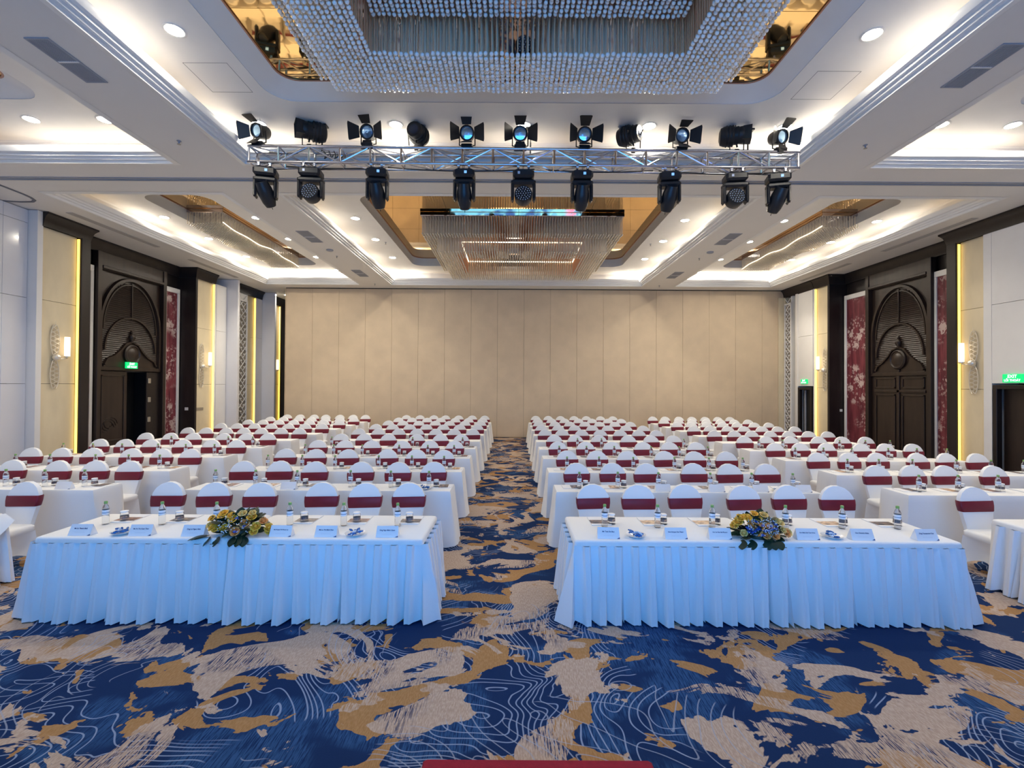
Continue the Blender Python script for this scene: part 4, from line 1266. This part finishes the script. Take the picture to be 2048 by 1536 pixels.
def skirted(hx, hy, left_free, right_free, seed, flip):
    # pleated skirt: crisp box pleats at the top opening into deep folds at the hem
    rng = random.Random(seed)
    step = 0.0075
    pts = []
    def edge(a, b, nrm, pleated):
        ln = math.hypot(b[0] - a[0], b[1] - a[1])
        n = max(2, int(ln / step)) if pleated else 4
        for i in range(n): pts.append((a[0] + (b[0] - a[0]) * i / n, a[1] + (b[1] - a[1]) * i / n, nrm, ln * i / n, pleated))
    edge((-hx, -hy), (hx, -hy), (0, -1), True)
    edge((hx, -hy), (hx, hy), (1, 0), right_free)
    edge((hx, hy), (-hx, hy), (0, 1), False)
    edge((-hx, hy), (-hx, -hy), (-1, 0), left_free)
    pw = 0.150
    jit = [rng.uniform(-0.018, 0.018) for _ in range(80)]
    amp_j = [rng.uniform(0.75, 1.25) for _ in range(80)]
    rings = []
    NT = 9
    for it in range(NT):
        t = it / (NT - 1)
        ring = []
        for (x, y, nrm, s_, pl) in pts:
            if pl:
                k = int(s_ / pw)
                drift = jit[(k + int(10 * (nrm[0] + 2))) % 80] * t * 1.6
                u = ((s_ + drift) / pw) % 1.0
                if flip: u = 1.0 - u
                # a raised band at the top opens into a deep knife fold at the hem
                sq = 1.0 / (1 + math.exp(-(u - 0.06) * 90)) * (1.0 / (1 + math.exp((u - 0.47) * 90)))
                if u < 0.14: fold = u / 0.14
                elif u < 0.50: fold = 1.0 - 0.10 * math.sin(PI * (u - 0.14) / 0.36)
                else: fold = 1.0 - (u - 0.50) / 0.50
                off = 0.046 * sq * (1 - t) ** 1.1 + 0.100 * amp_j[k % 80] * fold * (t ** 0.85)
                off += 0.030 * t
                zlift = 0.020 * (1 - fold) ** 1.5 * (t ** 6)
            else:
                off, zlift = 0.0, 0.0
            z = (TH_ - 0.045) * (1 - t) + 0.010 * t + zlift
            ox, oy = nrm[0] * off, nrm[1] * off
            # free corners round out
            for (cx, free) in ((-hx, left_free), (hx, right_free)):
                if free and abs(x - cx) < 0.07 and abs(y + hy) < 0.07:
                    w_ = 1 - max(abs(x - cx), abs(y + hy)) / 0.07
                    ox += math.copysign(0.045, cx) * t * w_
                    oy -= 0.03 * t * w_
            ring.append((x + ox, y + oy, z))
        rings.append(ring)
    return MB().loft(rings, False, False)

def top_cloth(hx, hy):
    m = MB()
    rings = []
    for d, z in ((-0.012, TH_), (0.004, TH_ - 0.006), (0.010, TH_ - 0.02), (0.012, TH_ - 0.052), (0.002, TH_ - 0.052)):
        rings.append([(p[0], p[1], z) for p in rrect(-hx - d, hx + d, -hy - d, hy + d, 0.03, 3)])
    return m.loft(rings, True, False)

def build_tables():
    cloth = {e: [box_cloth(5 + k, e).mesh('tablecloth', 'cloth', True, 60) for k in range(2)] for e in (-1, 0, 1)}
    slab = MB().bbox(-0.885, 0.885, -0.23, 0.23, TH_ - 0.04, TH_ - 0.012, 0.004).mesh('tabletop', 'plate_grey', False)
    legm = MB().tube((0, 0, 0.005), (0, 0, TH_ - 0.04), 0.014, n=6).mesh('leg', 'alu')
    for bn, x0, dr in BLOCKS:
        outer = bn.startswith('far')
        for r in range(10):
            for u in (0, 1):
                cx = x0 + dr * (0.91 + 1.83 * u)
                seat = 'aisle-side half' if u == 0 else 'outer half'
                if r == 0:
                    if outer and u == 1: continue            # outside the frame
                    hx, hy = 0.905, 0.405
                    lab = 'skirted white front table, %s, %s block' % (seat, bn)
                    t = thing('skirted_table', lab, 'table', (cx, ROWY[0] + hy, 0), 0, 'skirted tables of the front row')
                    lf = (u == 0 and dr > 0) or (u == 1 and dr < 0)
                    rf = (u == 0 and dr < 0) or (u == 1 and dr > 0)
                    top_cloth(hx - 0.012, hy).build('top_cloth', 'cloth', t, angle=50)
                    skirted(hx - 0.004, hy, lf, rf, 11 + u + int(10 * x0), dr > 0).build('pleated_skirt', 'skirt_cloth', t, angle=75)
                    MB().bbox(-hx + 0.03, hx - 0.03, -hy + 0.03, hy - 0.03, TH_ - 0.04, TH_ - 0.012, 0.004).build('tabletop', 'plate_grey', t, smooth=False)
                    for a in (-1, 1):
                        for b in (-1, 1): link('leg', legm, t, (a * (hx - 0.09), b * (hy - 0.09), 0))
                    if bn == 'far-left':
                        # loose cloth corner hanging down over the end of the skirt
                        m = MB()
                        g = []
                        for i in range(9):
                            row = []
                            for j in range(7):
                                a, b = i / 8, j / 6
                                drop = 0.42 * b * (1 - abs(a - 0.45) * 1.5)
                                row.append((hx + 0.012 + 0.10 * b + 0.015 * math.sin(a * 9) * b, -hy + 2 * hy * a, TH_ - 0.004 - max(0.02 * b, drop)))
                            g.append(row)
                        m.loft(g, closed=False)
                        m.build('hanging_corner', 'cloth', t, angle=70)
                else:
                    ends = (dr if u == 1 else -dr)
                    y = ROWY[r] + 0.24 - (0.07 if outer and r < 6 else 0)
                    t = thing('training_table', 'white-clothed table, %s of the %s row, %s block' % (seat, ORD[r], bn), 'table', (cx, y + random.uniform(-0.008, 0.008), 0), 0, 'narrow tables under white cloths')
                    link('tablecloth', cloth[ends][(r + u) % 2], t)
                    link('tabletop', slab, t)
                    if r < 3:
                        for a in (-1, 1):
                            for b in (-1, 1): link('leg', legm, t, (a * 0.80, b * 0.19, 0))
build_tables()

# ------------------------------------------------------------------ chairs
def chair_parts():
    # facing -y (towards the stage); origin on the floor under the seat
    cover = MB()
    # backrest: rounded arch, thin, leaning back, narrowing to the seat
    N = 22
    rings = []
    for dep in (-1, -0.8, 0.8, 1):
        ring = []
        for i in range(N):
            u = i / (N - 1)
            # outline from lower left up over the arch and down to lower right
            if u < 0.28:
                k = u / 0.28
                x, z = -(0.155 + 0.052 * k), 0.44 + 0.30 * k
            elif u > 0.72:
                k = (1 - u) / 0.28
                x, z = (0.155 + 0.052 * k), 0.44 + 0.30 * k
            else:
                a = PI * (1 - (u - 0.28) / 0.44)
                x, z = 0.207 * math.cos(a), 0.74 + 0.222 * math.sin(a) ** 0.92
            sc_ = 1.0 if abs(dep) < 1 else 0.93
            zz = 0.70 + (z - 0.70) * sc_ if abs(dep) == 1 else z
            yb = 0.205 + (z - 0.44) * 0.17
            ring.append((x * sc_, yb + dep * 0.032 + 0.010 * math.cos(x * 7), zz))
        rings.append(ring)
    cover.loft(rings, True, True)
    # seat cushion
    seat = []
    for z, e in ((0.385, 0.0), (0.40, -0.008), (0.445, -0.008), (0.465, 0.012), (0.47, 0.05)):
        seat.append([(p[0], p[1], z) for p in rrect(-0.205 + e, 0.205 - e, -0.22 + e, 0.215 - e, 0.06, 3)])
    cover.loft(seat, False, True)
    # stretched legs: cloth drawn into pockets at four feet, arched between them
    P = perim(0.20, 0.21, 10, 10)
    rr = []
    for t in (0.0, 0.25, 0.5, 0.75, 1.0):
        ring = []
        for (x, y, nrm, u) in P:
            arch = math.sin(PI * u)
            zb = 0.005 + 0.135 * arch ** 0.8
            pull = 0.045 * arch * math.sin(PI * min(1, t * 1.0)) + 0.05 * arch * t
            flare = 0.03 * t * (1 - arch)
            z = 0.39 + (zb - 0.39) * t
            ring.append((x - nrm[0] * pull + math.copysign(flare, x), y - nrm[1] * pull + math.copysign(flare, y), z))
        rr.append(ring)
    cover.loft(rr)
    # sash: band wrapped round the backrest
    sash = MB()
    rs = []
    for z in (0.672, 0.680, 0.74, 0.792, 0.80):
        e = 0.004 if 0.675 < z < 0.795 else 0.0
        hw = 0.197 + 0.0115 * min(1, (z - 0.672) / 0.07) + e * 0.6
        yb = 0.205 + (z - 0.44) * 0.17
        rs.append([(p[0], yb + p[1] + 0.010 * math.cos(p[0] * 7), z + 0.004 * math.sin(p[0] * 8)) for p in rrect(-hw, hw, -0.039 - e, 0.039 + e, 0.018, 2)])
    sash.loft(rs)
    return cover.mesh('cover', 'spandex', True, 50), sash.mesh('sash', 'sash', True, 60)

CH_X6 = (0.45, 1.0, 1.57, 2.30, 2.88, 3.46)
CH_X7 = (0.31, 0.82, 1.35, 1.87, 2.38, 2.92, 3.43)
def chair_back_y(r): return (ROWY[r] + 1.50 if r == 0 else ROWY[r] + 1.12)
def build_chairs():
    cm, sm = chair_parts()
    proto = None
    nth = ('first', 'second', 'third', 'fourth', 'fifth', 'sixth', 'seventh')
    rng = random.Random(21)
    for bn, x0, dr in BLOCKS:
        outer = bn.startswith('far')
        for r in range(10):
            xs = CH_X6 if r < 5 else CH_X7
            for i, dx in enumerate(xs):
                x = x0 + dr * dx + rng.uniform(-0.025, 0.025)
                y = chair_back_y(r) - 0.27 - (0.05 if outer and r < 6 else 0) + rng.uniform(-0.03, 0.03)
                if outer and abs(x) > (y - 0.1) * 1.13: continue      # outside the frame
                lab = 'white-covered chair with burgundy sash, %s seat from the aisle, %s row, %s block' % (nth[i], ORD[r], bn)
                if outer: lab = 'white-covered chair with burgundy sash, %s seat from the inner end, %s row, %s block' % (nth[i], ORD[r], bn)
                rz = rng.uniform(-0.05, 0.05)
                if proto is None:
                    proto = thing('banquet_chair', lab, 'chair', (x, y, 0), rz, 'white covered chairs with burgundy sashes')
                    link('cover', cm, proto)
                    link('sash', sm, proto)
                else: dup(proto, lab, (x, y, 0), (0, 0, rz))
build_chairs()

# ------------------------------------------------------------------ things on the tables
def bottle_proto(label):
    t = thing('water_bottle', label, 'bottle', (0, 0, 0), 0, 'bottles of water on the tables')
    prof = [(0.026, 0.0), (0.031, 0.006)]
    for k in range(5): prof += [(0.031, 0.012 + 0.016 * k), (0.0285, 0.020 + 0.016 * k)]
    prof += [(0.031, 0.095), (0.031, 0.15), (0.030, 0.165), (0.022, 0.188), (0.0135, 0.20), (0.0135, 0.215)]
    MB().lathe(prof, 12).build('bottle_body', 'bottle', t, angle=60)
    MB().lathe([(0.0315, 0.10), (0.0318, 0.102), (0.0318, 0.146), (0.0315, 0.148)], 12, cap0=False, cap1=False).build('bottle_label', 'bottle_label', t)
    MB().lathe([(0.0321, 0.116), (0.0321, 0.125)], 12, cap0=False, cap1=False).build('label_band', 'label_blue', t)
    MB().lathe([(0.0155, 0.208), (0.016, 0.212), (0.016, 0.230), (0.014, 0.233)], 12).build('cap', 'cap_green', t)
    return t
def glass_proto(label):
    t = thing('tumbler', label, 'glass', (0, 0, 0), 0, 'upturned tumblers on the tables')
    MB().lathe([(0.040, 0.0), (0.041, 0.004), (0.035, 0.098), (0.032, 0.102)], 14, cap0=False).build('glass_wall', 'glass', t)
    MB().lathe([(0.0352, 0.092), (0.0362, 0.094), (0.0362, 0.104), (0.030, 0.1055), (0.001, 0.106)], 14, cap0=False, cap1=False).build('paper_cap', 'paper', t)
    MB().lathe([(0.0398, 0.030), (0.0378, 0.055)], 14, cap0=False, cap1=False).build('printed_band', 'print_b', t)
    return t
def booklet_proto(label, k):
    t = thing('booklet', label, 'booklet', (0, 0, 0), 0, 'booklets laid at each seat')
    MB().bbox(-0.105, 0.105, -0.148, 0.148, 0.0, 0.006, 0.001).build('cover_sheet', 'paper', t, smooth=False)
    MB().box(-0.104, 0.104, -0.10, 0.03, 0.006, 0.0068).build('cover_picture', ('print_a', 'print_b', 'print_c')[k], t, smooth=False)
    return t

def place_settings():
    nth = ('first', 'second', 'third', 'fourth', 'fifth', 'sixth')
    bp = gp = None
    bk = {}
    rng = random.Random(4)
    z = TH_ + 0.001
    for bn, x0, dr in BLOCKS:
        outer = bn.startswith('far')
        for r in range(0, 5):
            dy = -0.07 if outer and r > 0 else 0
            yb = ROWY[r] + (0.43 if r == 0 else 0.24) + dy
            for i, dx in enumerate(CH_X6):
                x = x0 + dr * dx - dr * 0.10 + rng.uniform(-0.015, 0.015)
                if outer and (r == 0 or abs(x) > yb * 1.09): continue
                pos = '%s from the %s, %s row, %s block' % (nth[i], 'inner end' if outer else 'aisle', ORD[r], bn)
                y = yb + rng.uniform(-0.015, 0.015)
                if r == 0: x, y = x + 0.01, ROWY[0] + 0.42
                if r < 4 or rng.random() < 0.8:
                    lab = 'clear water bottle with green cap, ' + pos
                    if bp is None:
                        bp = bottle_proto(lab)
                        bp.location = (x, y, z)
                    else: dup(bp, lab, (x, y, z), (0, 0, rng.uniform(0, 6)))
                    lab = 'upturned tumbler beside its bottle, ' + pos
                    gx, gy = x + 0.095, y + (0.12 if r == 0 else 0.05)
                    if gp is None:
                        gp = glass_proto(lab)
                        gp.location = (gx, gy, z)
                    else: dup(gp, lab, (gx, gy, z), (0, 0, rng.uniform(0, 6)))
                k = (i + r) % 3
                if r == 0:
                    k = (1, 0, 1, 0, 1, 0)[i] if dr < 0 else (1, 2, 2, 0, 2, 1)[i]
                    bx, by = x + (0.09 if dr < 0 else -0.02), ROWY[0] + 0.62
                    if dr < 0: bx = x + 0.10
                else: bx, by = x + 0.02 - 0.10 * (1 if dr > 0 else -1.4), yb + 0.075
                lab = 'printed booklet lying on the table, ' + pos
                if r > 0:                                  # narrow tables: laid across
                    rot = PI / 2 + rng.uniform(-0.06, 0.06)
                else: rot = rng.uniform(-0.03, 0.03)
                if k not in bk:
                    bk[k] = booklet_proto(lab, k)
                    bk[k].location = (bx, by, z)
                    bk[k].rotation_euler = (0, 0, rot)
                else: dup(bk[k], lab, (bx, by, z), (0, 0, rot))
place_settings()

def name_card(label, x, y, line1, line2, rz=0.0):
    t = thing('name_card', label, 'name card', (x, y, TH_ + 0.001), rz, 'tent name cards')
    w_, h, d = 0.105, 0.098, 0.045
    m = MB()
    m.loft([[(-w_, -d, 0), (-w_ + 0.004, 0, h), (-w_, d, 0)], [(w_, -d, 0), (w_ - 0.004, 0, h), (w_, d, 0)]], True, True)
    m.build('card', 'paper', t, smooth=False)
    sl = math.atan2(h, d)
    nx, nz = -math.sin(sl), math.cos(sl)
    def put(me, u, e=0.0015):
        return link('lettering', me, t, (0, -d + d * u + nx * e, h * u + nz * e), (sl, 0, 0))
    if line1: put(text_mesh(line1, min(0.017, 0.30 / len(line1)), 'ink', 0.0005), 0.62)
    put(text_mesh(line2, 0.013, 'ink', 0.0), 0.30)
    c = MB().add([(w_ - 0.03, -d - 0.001, 0.004), (w_ - 0.001, -d - 0.001, 0.004), (w_ - 0.001, -d + 0.006, 0.015)], [(0, 1, 2)])
    c.build('corner_mark', 'ink', t, smooth=False)
    return t
cards = [(-4.10, 'Ms Le Thanh Binh'), (-3.53, 'Ms Vo Thi Xuan Thao'), (-3.03, 'Ong Le Ngoc Anh'), (-2.20, 'Ms Nguyen Thi Phuong Ly'), (-1.77, 'Ms Le Thi Minh Dao'), (-1.19, 'Ong Ngo Minh Quan'),
         (0.91, 'Mr Tran Du Bao'), (1.55, 'Ong Nguyen Van Thang'), (1.97, 'Ong Le Van Hai Phuong'), (2.80, 'Ong Minh Anh Tung Ngoc'), (3.32, 'Ong Shinichi Akita'), (3.93, 'Ong Yamamoto Ken')]
cl = ('leftmost on the left skirted table', 'second from the left end of the left skirted table', 'left of the roses on the left skirted table', 'right of the roses on the left skirted table', 'second from the aisle on the left skirted table', 'nearest the aisle on the left skirted table',
      'nearest the aisle on the right skirted table', 'second from the aisle on the right skirted table', 'left of the roses on the right skirted table', 'right of the roses on the right skirted table', 'second from the right end of the right skirted table', 'rightmost on the right skirted table')
for (x, s_), lb in zip(cards, cl):
    name_card('white tent name card ' + lb, x, ROWY[0] + 0.085, s_, '- - - - - - - - - - - -', random.uniform(-0.05, 0.05))
for x, y, lb in ((-3.08, 6.55, 'on the left-centre table of the second row'), (2.06, 6.55, 'third from the aisle on the second right-centre row'), (2.80, 6.55, 'in the middle of the second right-centre row'),
                 (3.40, 6.55, 'second from the outer end of the second right-centre row'), (3.99, 6.55, 'at the outer end of the second right-centre row'), (-6.10, 6.48, 'at the inner end of the second far-left row')):
    name_card('white tent name card ' + lb, x, y, '', '_ _ _ _ _ _ _ _ _ _ _ _')

def candy_dish(label, x, y, seed):
    t = thing('candy_dish', label, 'dish', (x, y, TH_ + 0.001), 0, 'small dishes of wrapped sweets')
    MB().lathe([(0.045, 0.0), (0.05, 0.004), (0.095, 0.022), (0.098, 0.026), (0.09, 0.024), (0.05, 0.010), (0.01, 0.008)], 20).build('dish', 'porcelain', t)
    rng = random.Random(seed)
    for k in range(11):
        a, rr_ = rng.uniform(0, 6.28), 0.06 * math.sqrt(rng.random())
        m = MB()
        m.lathe([(0.003, -0.030), (0.009, -0.022), (0.005, -0.016), (0.011, -0.008), (0.011, 0.008), (0.005, 0.016), (0.009, 0.022), (0.003, 0.030)], 6, (0, 0, 0), (1, 0, 0))
        o = m.build('sweet', 'candy' if k % 4 else 'candy_white', t)
        o.location = (rr_ * math.cos(a), rr_ * math.sin(a), 0.024 + 0.014 * (k % 3) * 0.8)
        o.rotation_euler = (0, rng.uniform(-0.3, 0.3), rng.uniform(0, 3))
for x, y, lb in ((-3.74, 4.57, 'at the left end of the left skirted table'), (-1.51, 4.57, 'near the aisle end of the left skirted table'), (1.18, 4.57, 'near the aisle end of the right skirted table'), (3.07, 4.58, 'right of the roses on the right skirted table'),
                 (-1.22, 6.58, 'on the second left-centre row near the aisle'), (4.28 - 0.6, 6.57, 'on the second right-centre row'), (-6.58, 6.50, 'on the second far-left row'), (6.33, 6.50, 'on the second far-right row')):
    candy_dish('small white dish of blue-wrapped sweets ' + lb, x, y, int(abs(x) * 100))

# ------------------------------------------------------------------ flowers
def rose_mesh(material, r, seed):
    rng = random.Random(seed)
    m = MB()
    m.ball((0, 0, 0.0), r * 0.42, 8, 5, (1, 1, 1.1))
    for layer, (n, rad, h, lean) in enumerate(((3, 0.36, 0.62, 0.15), (5, 0.58, 0.52, 0.45), (6, 0.85, 0.34, 0.95))):
        for i in range(n):
            a = 2 * PI * i / n + layer * 0.6 + rng.uniform(-0.15, 0.15)
            wd = 0.62 * rad * 2.2 / math.sqrt(n)
            g = []
            for u in (0.0, 0.45, 0.85, 1.0):
                row = []
                rr_ = r * (0.20 + (rad - 0.20) * u ** 0.8 + (0.16 * lean if u == 1.0 else 0))
                zz = r * (-0.5 + (h + 0.5) * u - (0.18 * lean if u == 1.0 else 0))
                for v in (-1, -0.5, 0, 0.5, 1):
                    aa = a + v * wd * (0.5 + 0.6 * u if u < 1 else 0.85) / max(0.3, rad)
                    rv = rr_ * (1 - 0.06 * v * v)
                    row.append((rv * math.cos(aa), rv * math.sin(aa), zz - 0.10 * r * v * v * u))
                g.append(row)
            m.loft(g, closed=False)
    return m.mesh('rose', material, True, 80)

def leaf_mesh(material, ln, wd):
    m = MB()
    g = []
    for i in range(7):
        u = i / 6
        w_ = wd * math.sin(PI * (0.04 + 0.94 * u)) ** 0.8
        zz = -0.10 * ln * u * u
        g.append([(ln * u, -w_, zz - 0.02 * ln), (ln * u, 0, zz), (ln * u, w_, zz - 0.02 * ln)])
    m.loft(g, closed=False)
    return m.mesh('leaf', material, True, 80)

RM = [rose_mesh('rose_yellow', 0.042, 1), rose_mesh('rose_orange', 0.042, 2), rose_mesh('rose_pale', 0.038, 3)]
LM = [leaf_mesh('leaf', 0.13, 0.035), leaf_mesh('leaf_light', 0.10, 0.03), leaf_mesh('leaf', 0.10, 0.045)]
def arrangement(label, x, y, roses, mix, seed, wd, blue):
    t = thing('flower_arrangement', label, 'flowers', (x, y, TH_ + 0.002), 0)
    rng = random.Random(seed)
    MB().lathe([(0.10, 0.0), (0.11, 0.01), (0.10, 0.05), (0.06, 0.07)], 14).build('foam_tray', 'leaf', t)
    # leafy mound
    for k in range(80):
        a = rng.uniform(0, 2 * PI)
        el = rng.uniform(-0.15, 1.3)
        rr_ = rng.uniform(0.45, 0.85)
        c = (wd * rr_ * math.cos(a) * math.cos(el), 0.15 * rr_ * math.sin(a) * math.cos(el), 0.03 + 0.17 * rr_ * max(0, math.sin(el)))
        link('leaf', LM[k % 3], t, c, (rng.uniform(-0.5, 0.5), -el * 0.7 + rng.uniform(-0.3, 0.3), a + rng.uniform(-0.5, 0.5)))
    # leaves hanging over the table edge in front
    for k, (lx, rz) in enumerate(((-0.20, -2.2), (-0.12, -1.9), (0.02, -1.7), (0.07, -1.55), (0.12, -1.35))):
        link('leaf', LM[2], t, (lx, -0.135, 0.012), (0.2, 0.75, rz))
    if not blue:
        for k in range(3): link('leaf', LM[0], t, (-0.22 - 0.03 * k, -0.11, 0.02), (0, 0.15, PI + 0.35 + 0.12 * k))
    for k, (px, pz, ty) in enumerate(roses):
        py = -0.16 * math.sqrt(max(0.05, 1 - (px / (wd + 0.05)) ** 2)) * (1 - pz / 0.36)
        o = link('rose', RM[ty], t, (px, py, pz + 0.01), (PI / 2 * (0.95 - pz * 2.6), 0, 0))
        o.rotation_euler = (1.15 - pz * 3.2, 0, px * 2.2)
        o.scale = (1.12, 1.12, 1.12) if k % 3 else (0.95, 0.95, 0.95)
    f = MB()
    g2 = MB()
    for k in range(150 if blue else 70):
        a = rng.uniform(-0.72, 0.72)
        el = rng.uniform(0.1, 1.2)
        c = (wd * 0.85 * math.sin(a), -0.165 * math.cos(a) * math.cos(el) - 0.01, 0.035 + 0.18 * math.sin(el))
        f.ball(c, 0.0055, 5, 3)
    for k in range(26 if blue else 3):
        a = rng.uniform(-0.8, 0.8)
        el = rng.uniform(0.1, 1.0)
        c = (wd * 0.8 * math.sin(a), -0.15 * math.cos(a) * math.cos(el), 0.03 + 0.165 * math.sin(el))
        g2.ball(c, 0.020, 7, 5, (1, 1, 0.7))
    o = f.build('filler_blossoms', 'blossom_white', t)
    o['kind'] = 'stuff'
    o = g2.build('blue_blossoms', 'blossom_blue', t)
    o['kind'] = 'stuff'
    return t
# roses as (across, height, kind)
roses_l = [(-0.235, 0.15, 0), (-0.12, 0.20, 0), (-0.13, 0.18, 0), (-0.045, 0.185, 0), (-0.02, 0.15, 0), (0.06, 0.20, 2), (0.15, 0.205, 2), (0.15, 0.17, 0), (0.10, 0.115, 1), (0.255, 0.13, 1), (-0.205, 0.08, 0), (-0.165, 0.075, 0),
           (-0.09, 0.08, 0), (0.03, 0.05, 1), (0.20, 0.085, 0), (0.19, 0.045, 0), (0.30, 0.06, 0), (0.305, 0.035, 0), (-0.25, 0.09, 2)]
roses_r = [(-0.06, 0.225, 0), (0.03, 0.215, 2), (-0.13, 0.19, 0), (-0.03, 0.185, 0), (-0.19, 0.185, 0), (-0.215, 0.15, 0), (-0.25, 0.115, 0), (-0.095, 0.13, 1), (-0.03, 0.12, 1), (0.06, 0.115, 1), (0.14, 0.165, 2), (0.18, 0.145, 2),
           (-0.07, 0.065, 1), (0.015, 0.05, 1), (0.105, 0.045, 1), (0.20, 0.08, 2), (0.235, 0.05, 1), (0.265, 0.05, 2), (-0.18, 0.055, 2)]
arrangement('low arrangement of yellow roses on the left skirted table', -2.63, 4.60, roses_l, 0, 5, 0.27, False)
arrangement('low arrangement of orange and yellow roses with blue filler on the right skirted table', 2.36, 4.60, roses_r, 1, 9, 0.25, True)
